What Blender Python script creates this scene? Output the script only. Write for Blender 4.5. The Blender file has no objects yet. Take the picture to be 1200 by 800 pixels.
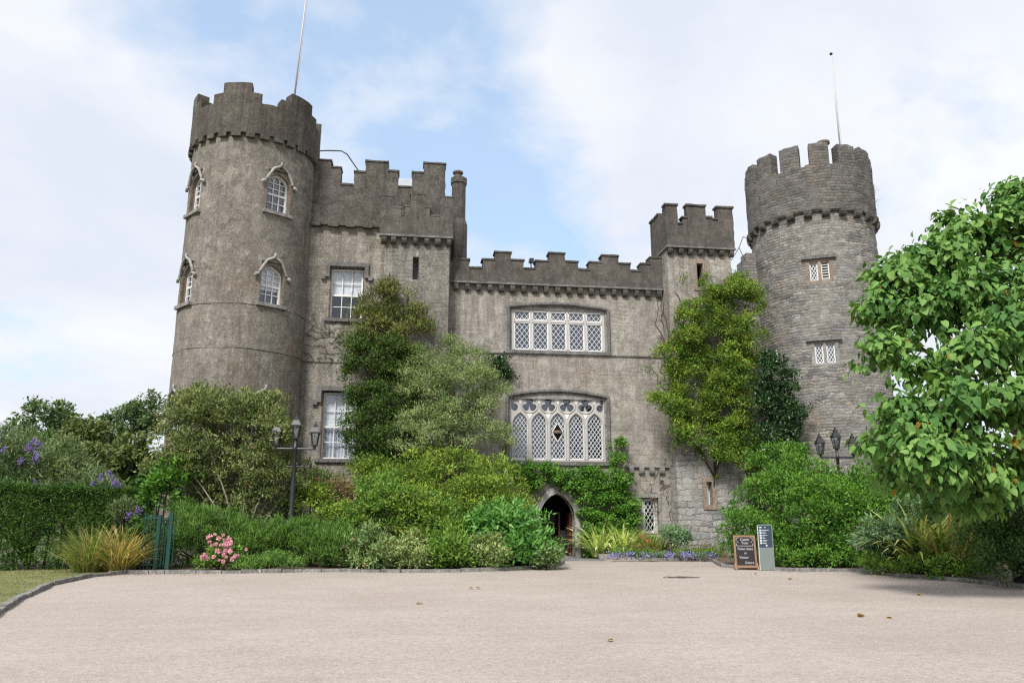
import bpy, bmesh, math, random
import numpy as np
from mathutils import Vector, Matrix, noise as mnoise
from mathutils.geometry import tessellate_polygon, delaunay_2d_cdt
R = math.radians
rng = np.random.default_rng(11)
random.seed(11)
S = bpy.context.scene
COL = S.collection

# ------------------------------------------------------------------ camera
CAMZ, YAW, PITCH, F = 1.6, R(7.6), R(12.71), 900.0
cd = bpy.data.cameras.new('camera'); cam = bpy.data.objects.new('camera', cd); COL.objects.link(cam)
cam.location = (0, 0, CAMZ); cam.rotation_euler = (math.pi/2 + PITCH, 0, -YAW)
cd.sensor_width = 36; cd.lens = 36*F/1200; cd.clip_end = 3000; cd.clip_start = 0.05
S.camera = cam
S.view_settings.view_transform = 'Standard'; S.view_settings.look = 'None'
S.view_settings.gamma = 1; S.view_settings.use_curve_mapping = False
S.view_settings.exposure = 0.82
S.cycles.max_bounces = 6; S.cycles.diffuse_bounces = 3; S.cycles.glossy_bounces = 3
S.cycles.transparent_max_bounces = 8; S.cycles.use_denoising = False; S.cycles.filter_width = 1.25
S.cycles.sample_clamp_indirect = 4

# ------------------------------------------------------------------ sun
SUN_EL, SUN_AZ = R(47), R(-150)          # azimuth clockwise from +Y : behind the camera, to the left
sd = bpy.data.lights.new('sun', 'SUN'); sun = bpy.data.objects.new('sun', sd); COL.objects.link(sun)
sd.energy = 3.0; sd.angle = R(14); sd.color = (1, 0.965, 0.915)
sv = Vector((math.sin(SUN_AZ)*math.cos(SUN_EL), math.cos(SUN_AZ)*math.cos(SUN_EL), math.sin(SUN_EL)))
sun.rotation_euler = sv.to_track_quat('Z', 'Y').to_euler(); sun.location = (-10, -10, 40)

# ------------------------------------------------------------------ node helper
class NT:
    def __init__(s, tree): s.t = tree; s.n = tree.nodes; s.l = tree.links
    def new(s, typ, **kw):
        n = s.n.new(typ)
        for k, v in kw.items():
            if hasattr(n, k) and not k.startswith('in_'): setattr(n, k, v)
        return n
    def put(s, sock, v):
        if isinstance(v, bpy.types.NodeSocket): s.l.new(v, sock)
        else:
            if sock.type == 'RGBA' and len(v) == 3: v = (*v, 1)
            sock.default_value = v
    def math(s, op, a, b=0.0, clamp=False):
        n = s.new('ShaderNodeMath', operation=op, use_clamp=clamp); s.put(n.inputs[0], a); s.put(n.inputs[1], b); return n.outputs[0]
    def mix(s, f, a, b, mode='MIX'):
        n = s.new('ShaderNodeMix', data_type='RGBA', blend_type=mode)
        s.put(n.inputs[0], f); s.put(n.inputs[6], a); s.put(n.inputs[7], b); return n.outputs[2]
    def ramp(s, f, stops):
        n = s.new('ShaderNodeValToRGB'); s.put(n.inputs[0], f); e = n.color_ramp.elements
        while len(e) < len(stops): e.new(0.5)
        for i, (p, c) in enumerate(stops):
            e[i].position = p
            if not hasattr(c, '__len__'): c = (c, c, c)
            e[i].color = (*c, 1)
        return n.outputs[0]
    def noise(s, co, scale, detail=4, rough=.55, dist=0.0):
        n = s.new('ShaderNodeTexNoise'); s.put(n.inputs['Vector'], co); n.inputs['Scale'].default_value = scale
        n.inputs['Detail'].default_value = detail; n.inputs['Roughness'].default_value = rough; n.inputs['Distortion'].default_value = dist
        return n.outputs[0]
    def map(s, co, scale=(1, 1, 1), loc=(0, 0, 0)):
        n = s.new('ShaderNodeMapping'); s.put(n.inputs[0], co); n.inputs['Scale'].default_value = scale; n.inputs['Location'].default_value = loc
        return n.outputs[0]
    def bump(s, h, strength=.5, dist=.02, nrm=None):
        n = s.new('ShaderNodeBump'); s.put(n.inputs['Height'], h); n.inputs['Strength'].default_value = strength
        n.inputs['Distance'].default_value = dist
        if nrm is not None: s.put(n.inputs['Normal'], nrm)
        return n.outputs[0]

# ------------------------------------------------------------------ camera-ray helpers (real places from the photograph's pixels)
FW = Vector((math.sin(YAW)*math.cos(PITCH), math.cos(YAW)*math.cos(PITCH), math.sin(PITCH)))
RT = Vector((math.cos(YAW), -math.sin(YAW), 0)); UP = RT.cross(FW)
HD = Vector((math.sin(YAW), math.cos(YAW), 0)); EYE = Vector((0, 0, CAMZ))
def ray(px, py): return FW + RT*((px-600)/F) + UP*((400-py)/F)
def at(px, py, Y): d = ray(px, py); return EYE + d*(Y/d.y)
def atd(px, py, D): d = ray(px, py); return EYE + d*(D/d.dot(HD))
def gnd(px, py): d = ray(px, py); return EYE + d*(-CAMZ/d.z)
def pxm(py, D): return (D*math.cos(PITCH) + D*math.tan(math.atan((400-py)/F)+PITCH)*math.sin(PITCH))/F     # metres per pixel there

# ------------------------------------------------------------------ world
W = bpy.data.worlds.new('World'); S.world = W; W.use_nodes = True
w = NT(W.node_tree); w.n.clear()
sky = w.new('ShaderNodeTexSky', sky_type='NISHITA', sun_disc=False)
sky.sun_elevation = SUN_EL; sky.sun_rotation = SUN_AZ; sky.air_density = 1.0; sky.dust_density = 0.6; sky.ozone_density = 1.5
tc = w.new('ShaderNodeTexCoord').outputs['Generated']
sx = w.new('ShaderNodeSeparateXYZ'); w.put(sx.inputs[0], tc)
zz = w.math('ADD', w.math('MAXIMUM', sx.outputs[2], 0.0), 0.35)
cx = w.new('ShaderNodeCombineXYZ'); w.put(cx.inputs[0], w.math('DIVIDE', sx.outputs[0], zz)); w.put(cx.inputs[1], w.math('DIVIDE', sx.outputs[1], zz))
cl = w.noise(w.map(cx.outputs[0], (1, 1, 1), (3.1, 1.7, 0)), 1.9, 7, .55, .25)
cl2 = w.noise(w.map(cx.outputs[0], (1, 1, 1), (7.1, 4.7, 0)), 5.0, 6, .6, .3)
def lobe(px, py, size):
    d = ray(px, py).normalized()
    n = w.new('ShaderNodeVectorMath', operation='DOT_PRODUCT'); w.put(n.inputs[0], tc); n.inputs[1].default_value = d
    return w.math('MULTIPLY', w.math('SUBTRACT', n.outputs['Value'], math.cos(size), ), 1/(1-math.cos(size)), True)
gap = w.math('ADD', lobe(405, 75, R(18)), w.math('MULTIPLY', lobe(585, 265, R(11)), .62))
gap = w.math('ADD', gap, w.math('MULTIPLY', lobe(330, 30, R(10)), .35))
cover = w.math('ADD', w.math('MULTIPLY', w.math('SUBTRACT', cl, .5), 2.3), w.math('MULTIPLY', w.math('SUBTRACT', cl2, .5), 1.3))
cover = w.math('SUBTRACT', w.math('ADD', cover, .93), w.math('MULTIPLY', gap, .80))
cover = w.ramp(cover, [(.12, .12), (.75, 1)])
shade = w.ramp(w.noise(w.map(cx.outputs[0], (1, 1, 1), (1.3, 9.7, 0)), 1.6, 5, .55, .3), [(.36, (5.15, 5.5, 6.3)), (.62, (6.5, 6.62, 6.85))])
skyc = w.mix(1.0, sky.outputs[0], (1.75, 1.75, 1.75), 'MULTIPLY')
skyc = w.mix(.55, skyc, (3.7, 5.1, 6.7))
final = w.mix(cover, skyc, shade)
bg = w.new('ShaderNodeBackground'); w.put(bg.inputs[0], final); bg.inputs[1].default_value = 0.085
wo = w.new('ShaderNodeOutputWorld'); w.l.new(bg.outputs[0], wo.inputs[0])

# ------------------------------------------------------------------ materials
def mat(name):
    m = bpy.data.materials.new(name); m.use_nodes = True; t = NT(m.node_tree)
    return m, t, t.n['Principled BSDF']
def simple(name, col, rough=.6, var=.12, scale=6, metal=0, spec=.4, bump=0):
    m, t, b = mat(name); co = t.new('ShaderNodeTexCoord').outputs['Object']
    n = t.noise(co, scale, 5)
    c = t.mix(n, tuple(x*(1-var) for x in col), tuple(min(1, x*(1+var)) for x in col))
    t.put(b.inputs['Base Color'], c); b.inputs['Roughness'].default_value = rough; b.inputs['Metallic'].default_value = metal
    b.inputs['Specular IOR Level'].default_value = spec
    if bump: t.put(b.inputs['Normal'], t.bump(t.noise(co, scale*4, 4), bump, .01))
    return m
def wall_mat(name, dark, mid, light, rust=(.30, .22, .13), rust_amt=.25, streak=.5, speck=.5, course=0.0, grain=19, patch=.45):
    cool = lambda q: (q[0]*1.06, q[1]*1.055, q[2]*1.07); dark, mid, light = cool(dark), cool(mid), cool(light)
    m, t, b = mat(name); co = t.new('ShaderNodeTexCoord').outputs['Object']
    big = t.noise(co, .45, 6, .62, .4); med = t.noise(co, 2.3, 6, .65, .2); fine = t.noise(co, grain, 4, .7)
    c = t.mix(t.ramp(big, [(.32, 0), (.68, 1)]), mid, light)
    c = t.mix(t.ramp(med, [(.40, patch*1.6), (.62, 0)]), c, dark)
    st = t.noise(t.map(co, (1.5, 1.5, .12)), 1.3, 7, .75, .2)                    # rain streaks
    c = t.mix(t.ramp(st, [(.36, streak*1.3), (.56, 0)]), c, tuple(x*.78 for x in dark))
    ru = t.noise(t.map(co, (1, 1, .6), (4, 2, 7)), .8, 7, .68, .5)
    c = t.mix(t.ramp(ru, [(.56, 0), (.72, rust_amt)]), c, rust)
    li = t.noise(t.map(co, (1, 1, .8), (9, 1, 3)), 4.5, 7, .78)
    c = t.mix(t.ramp(li, [(.56, 0), (.70, speck)]), c, tuple(min(.62, x*1.75) for x in light))   # pale lichen
    li2 = t.noise(t.map(co, (1, 1, .8), (2, 8, 1)), 6, 7, .78)
    c = t.mix(t.ramp(li2, [(.53, 0), (.68, .35+speck*.7)]), c, tuple(x*.45 for x in dark))
    c = t.mix(t.ramp(fine, [(.34, .55), (.54, 0)]), c, tuple(x*.5 for x in dark)); c = t.mix(t.ramp(fine, [(.55, 0), (.70, .40)]), c, tuple(min(.6, x*1.5) for x in light))
    run = t.noise(t.map(co, (4.5, 4.5, .22), (3, 1, 0)), 1.2, 6, .7, .1); rmask = t.ramp(t.noise(t.map(co, (1, 1, .5), (8, 8, 2)), .55, 4, .6), [(.42, 0), (.58, 1)])
    c = t.mix(t.math('MULTIPLY', t.ramp(run, [(.40, .40), (.52, 0)]), rmask), c, tuple(x*.55 for x in dark))
    wv = t.new('ShaderNodeVectorMath', operation='MULTIPLY_ADD'); wn = t.new('ShaderNodeTexNoise'); t.put(wn.inputs['Vector'], co); wn.inputs['Scale'].default_value = 1.6; wn.inputs['Detail'].default_value = 6
    t.put(wv.inputs[0], wn.outputs['Color']); wv.inputs[1].default_value = (1.1, 1.1, 1.1); t.put(wv.inputs[2], co)
    ce = t.new('ShaderNodeTexVoronoi', feature='DISTANCE_TO_EDGE'); t.put(ce.inputs['Vector'], t.map(wv.outputs[0], (1, 1, .7))); ce.inputs['Scale'].default_value = .42
    cm = t.math('MULTIPLY', t.ramp(ce.outputs['Distance'], [(.003, .5), (.010, 0)]), t.ramp(t.noise(t.map(co, (1, 1, 1), (5, 2, 9)), .5, 3), [(.50, 0), (.60, 1)]))
    c = t.mix(cm, c, tuple(x*.4 for x in dark))
    h = t.math('ADD', t.math('MULTIPLY', fine, .6), t.math('MULTIPLY', med, 1.6))
    if course:
        sp = t.new('ShaderNodeSeparateXYZ'); t.put(sp.inputs[0], co); cb = t.new('ShaderNodeCombineXYZ')
        t.put(cb.inputs[0], t.math('ADD', sp.outputs[0], t.math('MULTIPLY', med, .12))); t.put(cb.inputs[1], t.math('ADD', sp.outputs[2], t.math('MULTIPLY', t.noise(co, 1.1, 3), .35)))
        br = t.new('ShaderNodeTexBrick'); t.put(br.inputs['Vector'], cb.outputs[0]); br.inputs['Scale'].default_value = 1.0
        br.inputs['Brick Width'].default_value = .55; br.inputs['Row Height'].default_value = .17; br.inputs['Mortar Size'].default_value = .018
        br.inputs['Mortar Smooth'].default_value = .6
        br.inputs['Color1'].default_value = (.8, .8, .8, 1); br.inputs['Color2'].default_value = (1.15, 1.12, 1.05, 1); br.inputs['Mortar'].default_value = (.62, .6, .58, 1)
        mask = t.ramp(t.noise(t.map(co, (1, 1, 1), (3, 3, 3)), .9, 5, .6, .3), [(.44, 0), (.60, course)])
        c = t.mix(mask, c, t.mix(1.0, c, br.outputs['Color'], 'MULTIPLY'))
        h = t.math('ADD', h, t.math('MULTIPLY', t.math('MULTIPLY', br.outputs['Fac'], -1.3), mask))
    t.put(b.inputs['Base Color'], c); b.inputs['Roughness'].default_value = .93; b.inputs['Specular IOR Level'].default_value = .15
    t.put(b.inputs['Normal'], t.bump(h, .7, .035))
    return m
def rubble_mat(name, cols, mortar, row=.125, wid=(.20, .40), centre=None, radius=1.0, speck=.45, dirt=.45, mw=.016, wob=.17):
    """coursed rubble: every stone has its own width, tint and relief; centre = tower axis for courses that run round it"""
    m, t, b = mat(name); co = t.new('ShaderNodeTexCoord').outputs['Object']
    wn = t.new('ShaderNodeTexNoise'); t.put(wn.inputs['Vector'], co); wn.inputs['Scale'].default_value = 1.9; wn.inputs['Detail'].default_value = 5; wn.inputs['Roughness'].default_value = .65
    wc = t.new('ShaderNodeSeparateColor'); t.put(wc.inputs[0], wn.outputs['Color']); sp = t.new('ShaderNodeSeparateXYZ'); t.put(sp.inputs[0], co)
    if centre: u = t.math('MULTIPLY', t.math('ARCTAN2', t.math('SUBTRACT', sp.outputs[0], centre[0]), t.math('SUBTRACT', centre[1], sp.outputs[1])), radius)
    else: u = t.math('ADD', sp.outputs[0], sp.outputs[1])
    u = t.math('ADD', u, t.math('MULTIPLY', wc.outputs[0], wob*2.4)); v = t.math('ADD', sp.outputs[2], t.math('MULTIPLY', wc.outputs[1], wob*1.9))
    def wnoise(a, c=0.0):
        cb = t.new('ShaderNodeCombineXYZ'); t.put(cb.inputs[0], a); t.put(cb.inputs[1], c); n = t.new('ShaderNodeTexWhiteNoise', noise_dimensions='2D'); t.put(n.inputs['Vector'], cb.outputs[0]); return n
    vr = t.math('DIVIDE', v, row); ri = t.math('FLOOR', vr); fv = t.math('SUBTRACT', vr, ri)
    rw = wnoise(ri, 3.3).outputs['Value']; w_ = t.math('ADD', t.math('MULTIPLY', rw, wid[1]), wid[0])
    ur = t.math('ADD', t.math('DIVIDE', u, w_), t.math('MULTIPLY', wnoise(ri, 9.1).outputs['Value'], 17.0)); ci = t.math('FLOOR', ur); fu = t.math('SUBTRACT', ur, ci)
    idn = wnoise(ci, t.math('MULTIPLY', ri, 1.37)); ids = t.new('ShaderNodeSeparateColor'); t.put(ids.inputs[0], idn.outputs['Color'])
    du = t.math('MULTIPLY', t.math('MINIMUM', fu, t.math('SUBTRACT', 1.0, fu)), w_); dv = t.math('MULTIPLY', t.math('MINIMUM', fv, t.math('SUBTRACT', 1.0, fv)), row)
    e = t.math('MINIMUM', du, dv); fine = t.noise(co, 20, 5, .75); med = t.noise(co, 3, 6, .7)
    e = t.math('SUBTRACT', e, t.math('MULTIPLY', t.math('SUBTRACT', med, .35), .03))
    c = t.ramp(ids.outputs[0], [(i/(len(cols)-1), q) for i, q in enumerate(cols)])
    edge = t.ramp(e, [(0, 1), (mw, 0)])
    sel = t.ramp(t.noise(co, 1.1, 5, .65, .5), [(.44, 0), (.56, 1)])
    c = t.mix(t.math('MULTIPLY', edge, .62), c, t.mix(sel, mortar, (.045, .042, .038)))
    flush = t.ramp(t.noise(t.map(co, (1, 1, 1), (2, 7, 4)), .7, 5, .65, .5), [(.46, 0), (.58, .80)])      # patches pointed flush with mortar
    c = t.mix(flush, c, t.mix(.5, c, mortar))
    c = t.mix(t.ramp(med, [(.36, dirt), (.6, 0)]), c, (.07, .066, .06))
    ru = t.noise(t.map(co, (1, 1, .7), (4, 2, 7)), .75, 7, .68, .5); c = t.mix(t.ramp(ru, [(.57, 0), (.72, .4)]), c, (.27, .18, .11))
    c = t.mix(t.ramp(t.noise(t.map(co, (1, 1, 1), (9, 1, 3)), 5, 6, .75), [(.58, 0), (.70, speck)]), c, (.42, .41, .38))
    c = t.mix(t.ramp(fine, [(.36, .6), (.55, 0)]), c, (.06, .056, .052)); c = t.mix(t.ramp(fine, [(.55, 0), (.70, .3)]), c, (.45, .44, .41))
    t.put(b.inputs['Base Color'], c); b.inputs['Roughness'].default_value = .92; b.inputs['Specular IOR Level'].default_value = .15
    h = t.math('ADD', t.math('MULTIPLY', t.ramp(e, [(0, 0), (.035, 1)]), t.math('SUBTRACT', 1.0, t.math('MULTIPLY', flush, .8))), t.math('ADD', t.math('MULTIPLY', fine, .5), t.math('MULTIPLY', med, .9)))
    h = t.math('ADD', h, t.math('MULTIPLY', ids.outputs[1], .7))
    t.put(b.inputs['Normal'], t.bump(h, .6, .025))
    return m
def leaf_mat(name, dark, light, odd=None, odd_amt=0.06, rough=.5, trans=.30, spec=.18, tint=(1.25, 1.35, .7)):
    m, t, b = mat(name)
    a = t.new('ShaderNodeAttribute', attribute_name='rnd').outputs['Fac']
    a2 = t.new('ShaderNodeAttribute', attribute_name='rnd2').outputs['Fac']
    if tint[2] < 1: dark = tuple(x*k_ for x, k_ in zip(dark, (1.35, 1.42, 1.08))); light = tuple(x*k_ for x, k_ in zip(light, (1.32, 1.38, 1.04)))
    c = t.ramp(a, [(.05, dark), (.95, light)])
    if odd: c = t.mix(t.ramp(a2, [(1-odd_amt-.01, 0), (1-odd_amt, 1)]), c, odd)
    t.put(b.inputs['Base Color'], c); b.inputs['Roughness'].default_value = rough; b.inputs['Specular IOR Level'].default_value = spec
    tr = t.new('ShaderNodeBsdfTranslucent'); t.put(tr.inputs[0], t.mix(1.0, c, tint, 'MULTIPLY'))
    ms = t.new('ShaderNodeMixShader'); ms.inputs[0].default_value = trans
    t.l.new(b.outputs[0], ms.inputs[1]); t.l.new(tr.outputs[0], ms.inputs[2]); t.l.new(ms.outputs[0], t.n['Material Output'].inputs[0])
    return m

M = {}
M['wall'] = wall_mat('pale roughcast wall', (.175, .160, .138), (.320, .294, .255), (.43, .40, .348), rust_amt=.3, streak=.38, course=.3)
M['wall_left'] = wall_mat('roughcast wing wall', (.155, .140, .118), (.275, .252, .215), (.385, .355, .305), rust_amt=.3, streak=.6, course=.3)
M['tower'] = wall_mat('brown roughcast tower', (.125, .113, .095), (.208, .187, .160), (.292, .266, .228), rust=(.21, .135, .075), rust_amt=.38, streak=.36, speck=.5)
M['parapet'] = wall_mat('weathered dark parapet', (.058, .053, .047), (.105, .097, .085), (.145, .133, .115), rust_amt=.1, streak=.3, speck=.55)
M['parapet_tower'] = wall_mat('weathered tower parapet', (.062, .055, .047), (.110, .099, .084), (.150, .135, .113), rust_amt=.15, streak=.6, speck=.3)
M['turret'] = wall_mat('grey stone turret', (.13, .12, .105), (.225, .210, .185), (.32, .30, .265), rust_amt=.15, streak=.45, course=.5, speck=.6)
M['corbel'] = wall_mat('dark corbel stone', (.06, .055, .048), (.105, .098, .088), (.15, .14, .125), rust_amt=.05, speck=.5)
M['dressed'] = wall_mat('dressed grey stone', (.16, .152, .14), (.27, .258, .238), (.34, .325, .30), rust_amt=.08, streak=.3, speck=.25)
M['ring'] = wall_mat('pale door surround stone', (.22, .21, .195), (.36, .345, .32), (.45, .435, .405), rust_amt=.05, streak=.2, speck=.2)
M['hood'] = wall_mat('weathered hood stone', (.10, .098, .093), (.17, .166, .158), (.235, .23, .22), rust_amt=.05, streak=.3, speck=.25)
M['sandstone'] = wall_mat('orange sandstone', (.19, .145, .11), (.28, .225, .175), (.36, .30, .245), rust_amt=.1, streak=.3, speck=.15)
M['brownstone'] = wall_mat('brown window reveal', (.12, .085, .062), (.19, .138, .105), (.25, .19, .15), rust_amt=.1, streak=.3, speck=.15)
M['white'] = simple('white window paint', (.66, .655, .64), .55, .16, 7)
M['tracery'] = simple('pale grey painted tracery', (.40, .385, .365), .7, .18, 5, bump=.15)
M['lead'] = simple('white lead lattice', (.62, .63, .65), .55, .16, 12)
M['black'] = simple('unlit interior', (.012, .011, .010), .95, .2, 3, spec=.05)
M['blind'] = simple('white roller blind', (.70, .70, .69), .9, .06, 2)
M['net'] = simple('grey net curtain', (.50, .51, .54), .9, .3, 3)
M['iron'] = simple('black painted iron', (.022, .023, .025), .38, .25, 12, spec=.5)
M['slate'] = simple('grey slate roof', (.30, .33, .36), .6, .25, 5, bump=.3)
M['wood'] = simple('varnished wood frame', (.24, .145, .08), .55, .3, 9, bump=.1)
M['doorwood'] = simple('dark oak door', (.035, .022, .016), .6, .3, 5, bump=.2)
M['doorred'] = simple('reddish oak door edge', (.075, .022, .016), .5, .3, 5)
M['chalkboard'] = simple('black chalkboard', (.018, .016, .02), .75, .35, 7)
M['chalk'] = simple('white chalk', (.52, .52, .55), .95, .35, 60)
M['navy'] = simple('dark navy panel', (.035, .06, .085), .4, .1, 4)
M['metalgrey'] = simple('grey green metal', (.20, .235, .225), .45, .18, 4, metal=.2)
M['signwhite'] = simple('white print', (.58, .62, .66), .5, .08, 8)
M['pole'] = simple('white flagpole paint', (.46, .45, .44), .45, .1, 4)
M['green'] = simple('dark green gate paint', (.008, .048, .036), .4, .2, 9)
M['bark'] = simple('grey brown bark', (.13, .105, .08), .9, .4, 9, bump=.5)
M['bark_pale'] = simple('pale shrub stems', (.30, .265, .21), .85, .35, 9, bump=.4)
M['bark_dark'] = simple('dark bark', (.06, .048, .038), .9, .4, 9, bump=.5)
M['terracotta'] = simple('weathered clay pot', (.12, .095, .08), .85, .3, 6)
M['bulb'] = simple('frosted lamp bulb', (.72, .72, .70), .4, .05, 4)
M['pink'] = leaf_mat('pink petals', (.72, .30, .38), (.88, .56, .62), trans=.2, tint=(1, 1, 1))
M['purple'] = leaf_mat('purple flower spikes', (.17, .10, .36), (.34, .24, .58), trans=.2, tint=(1, 1, 1))
M['violet'] = leaf_mat('violet blue flowers', (.22, .20, .46), (.40, .37, .68), trans=.2, tint=(1, 1, 1))
M['orangefl'] = leaf_mat('orange flowers', (.50, .14, .06), (.62, .25, .10), trans=.2, tint=(1, 1, 1))
def glass_mat(name, tint, refl, wav=.75):
    m, t, b = mat(name); co = t.new('ShaderNodeTexCoord').outputs['Object']
    t.n.remove(b); g = t.new('ShaderNodeBsdfGlossy'); g.inputs['Roughness'].default_value = .04; g.inputs['Color'].default_value = (.92, .95, 1, 1)
    tr = t.new('ShaderNodeBsdfTransparent'); tr.inputs[0].default_value = (*tint, 1)
    nb = t.bump(t.noise(co, 4.5, 2), wav, .05); t.put(g.inputs['Normal'], nb)
    fr = t.new('ShaderNodeFresnel'); fr.inputs[0].default_value = 1.5
    f = t.math('ADD', fr.outputs[0], refl, True)
    ms = t.new('ShaderNodeMixShader'); t.put(ms.inputs[0], f); t.l.new(tr.outputs[0], ms.inputs[1]); t.l.new(g.outputs[0], ms.inputs[2])
    t.l.new(ms.outputs[0], t.n['Material Output'].inputs[0]); return m
M['glass'] = glass_mat('old leaded glass', (.75, .8, .85), .06, .5)
M['glass_clear'] = glass_mat('clear window glass', (.92, .94, .96), .015)
M['lampglass'] = glass_mat('lantern glass', (.86, .88, .88), .02)

# ------------------------------------------------------------------ objects
def tag(o, label=None, cat=None, group=None, kind=None):
    if label: o['label'] = label
    if cat: o['category'] = cat
    if group: o['group'] = group
    if kind: o['kind'] = kind
    return o
def empty(name, loc, label, cat, group=None):
    o = bpy.data.objects.new(name, None); COL.objects.link(o); o.location = loc; o.empty_display_size = .3
    return tag(o, label, cat, group)
def wloc(o):
    p = Vector((0, 0, 0))
    while o is not None: p += o.location; o = o.parent
    return p
def link_mesh(name, me, material, parent=None):
    o = bpy.data.objects.new(name, me); COL.objects.link(o)
    if material: me.materials.append(material)
    if parent: o.parent = parent
    return o
class MB:
    """collects shapes in world coordinates, build() links them as ONE mesh object"""
    def __init__(s, X=None): s.v = []; s.f = []; s.X = X
    def add(s, vs, fs):
        k = len(s.v); s.v += [tuple(v) for v in vs]; s.f += [tuple(i+k for i in f) for f in fs]; return s
    def box(s, x0, x1, y0, y1, z0, z1):
        v = [(x, y, z) for z in (z0, z1) for y in (y0, y1) for x in (x0, x1)]
        return s.add(v, [(0, 2, 3, 1), (4, 5, 7, 6), (0, 1, 5, 4), (2, 6, 7, 3), (0, 4, 6, 2), (1, 3, 7, 5)])
    def plate(s, outer, holes=(), y0=0.0, y1=.1):
        loops = [list(outer)] + [list(h) for h in holes]
        flat = [p for l in loops for p in l]; n = len(flat); ed = []; k = 0
        for l in loops: ed += [(k+i, k+(i+1) % len(l)) for i in range(len(l))]; k += len(l)
        ov, oe, of = delaunay_2d_cdt([Vector(p) for p in flat], ed, [], 0, 1e-6)[:3]
        def odd(x, z):
            c = False
            for i, j in ed:
                (xi, zi), (xj, zj) = flat[i], flat[j]
                if (zi > z) != (zj > z) and x < (xj-xi)*(z-zi)/(zj-zi)+xi: c = not c
            return c
        tv = [(p.x, y0, p.y) for p in ov] + [(p.x, y1, p.y) for p in ov]; m0 = len(ov); tf = []
        for t in of:
            q = [ov[i] for i in t]; cx_ = sum(p.x for p in q)/3; cz_ = sum(p.y for p in q)/3
            if not odd(cx_, cz_): continue
            ar = (q[1].x-q[0].x)*(q[2].y-q[0].y)-(q[2].x-q[0].x)*(q[1].y-q[0].y)
            t = tuple(t) if ar > 0 else tuple(t)[::-1]
            tf.append(t); tf.append(tuple(i+m0 for i in t[::-1]))
        s.add(tv, tf)
        v = [(a, y0, b) for a, b in flat] + [(a, y1, b) for a, b in flat]; f = []
        k = 0
        for li, l in enumerate(loops):
            m = len(l); A = sum(l[i][0]*l[(i+1) % m][1]-l[(i+1) % m][0]*l[i][1] for i in range(m))
            flip = (A < 0) != (li > 0)
            for i in range(m):
                j = (i+1) % m; q = (k+j, k+i, k+i+n, k+j+n)
                f.append(q[::-1] if flip else q)
            k += m
        return s.add(v, f)
    def bar(s, p, q, wd, y0, y1, ext=0.0):
        """flat bar between (x,z) points in the wall plane"""
        p = Vector(p); q = Vector(q); d = q-p
        if d.length < 1e-5: return s
        d.normalize(); p = p-d*ext; q = q+d*ext; nrm = Vector((-d.y, d.x))*wd/2
        c = [p+nrm, p-nrm, q-nrm, q+nrm]
        v = [(a.x, y0, a.y) for a in c] + [(a.x, y1, a.y) for a in c]
        return s.add(v, [(0, 1, 2, 3), (7, 6, 5, 4), (0, 4, 5, 1), (1, 5, 6, 2), (2, 6, 7, 3), (3, 7, 4, 0)])
    def outline(s, poly, wd, y0, y1):
        for i in range(len(poly)): s.bar(poly[i], poly[(i+1) % len(poly)], wd, y0, y1, wd*.3)
        return s
    def tube(s, pts, rad, n=8, caps=True):
        pts = [Vector(p) for p in pts]
        if not hasattr(rad, '__len__'): rad = [rad]*len(pts)
        vs = []; fs = []; ref = None
        for i, p in enumerate(pts):
            d = (pts[min(i+1, len(pts)-1)]-pts[max(i-1, 0)]).normalized()
            if ref is None: ref = Vector((1, 0, 0)) if abs(d.x) < .9 else Vector((0, 1, 0))
            a = (ref-d*ref.dot(d)).normalized(); ref = a; b = d.cross(a)
            vs += [p+(a*math.cos(2*math.pi*k/n)+b*math.sin(2*math.pi*k/n))*rad[i] for k in range(n)]
        for i in range(len(pts)-1):
            for k in range(n):
                fs.append((i*n+k, i*n+(k+1) % n, (i+1)*n+(k+1) % n, (i+1)*n+k))
        if caps: fs.append(tuple(range(n))[::-1]); fs.append(tuple((len(pts)-1)*n+k for k in range(n)))
        return s.add(vs, fs)
    def lathe(s, prof, n=12, c=(0, 0, 0), rot=0):
        c = Vector(c); vs = [c+Vector((r*math.cos(rot+2*math.pi*k/n), r*math.sin(rot+2*math.pi*k/n), z)) for r, z in prof for k in range(n)]
        fs = [(i*n+k, i*n+(k+1) % n, (i+1)*n+(k+1) % n, (i+1)*n+k) for i in range(len(prof)-1) for k in range(n)]
        fs.append(tuple(range(n))[::-1]); fs.append(tuple((len(prof)-1)*n+k for k in range(n)))
        return s.add(vs, fs)
    def build(s, name, material, parent=None, smooth=False, fix=True):
        o0 = wloc(parent) if parent else Vector((0, 0, 0))
        X = s.X
        vs = [(X @ Vector(v) if X else Vector(v))-o0 for v in s.v]
        me = bpy.data.meshes.new(name); me.from_pydata(vs, [], s.f); me.update()
        if fix:
            b = bmesh.new(); b.from_mesh(me); bmesh.ops.recalc_face_normals(b, faces=b.faces); b.to_mesh(me); b.free()
        if smooth: me.polygons.foreach_set('use_smooth', [True]*len(me.polygons))
        return link_mesh(name, me, M[material] if isinstance(material, str) else material, parent)
def copy_tree(o, parent=None):
    c = o.copy(); COL.objects.link(c); c.parent = parent
    for ch in list(o.children): copy_tree(ch, c)
    return c
def rough(poly, step=.3, amp=.014):
    out = []
    for i, p in enumerate(poly):
        q = poly[(i+1) % len(poly)]; L = math.hypot(q[0]-p[0], q[1]-p[1]); n = max(1, int(L/step))
        for k in range(n):
            t = k/n; out.append((p[0]+(q[0]-p[0])*t+random.uniform(-amp, amp), p[1]+(q[1]-p[1])*t+random.uniform(-amp, amp)))
    return out
def rect(x0, x1, z0, z1): return [(x0, z0), (x1, z0), (x1, z1), (x0, z1)]
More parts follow.
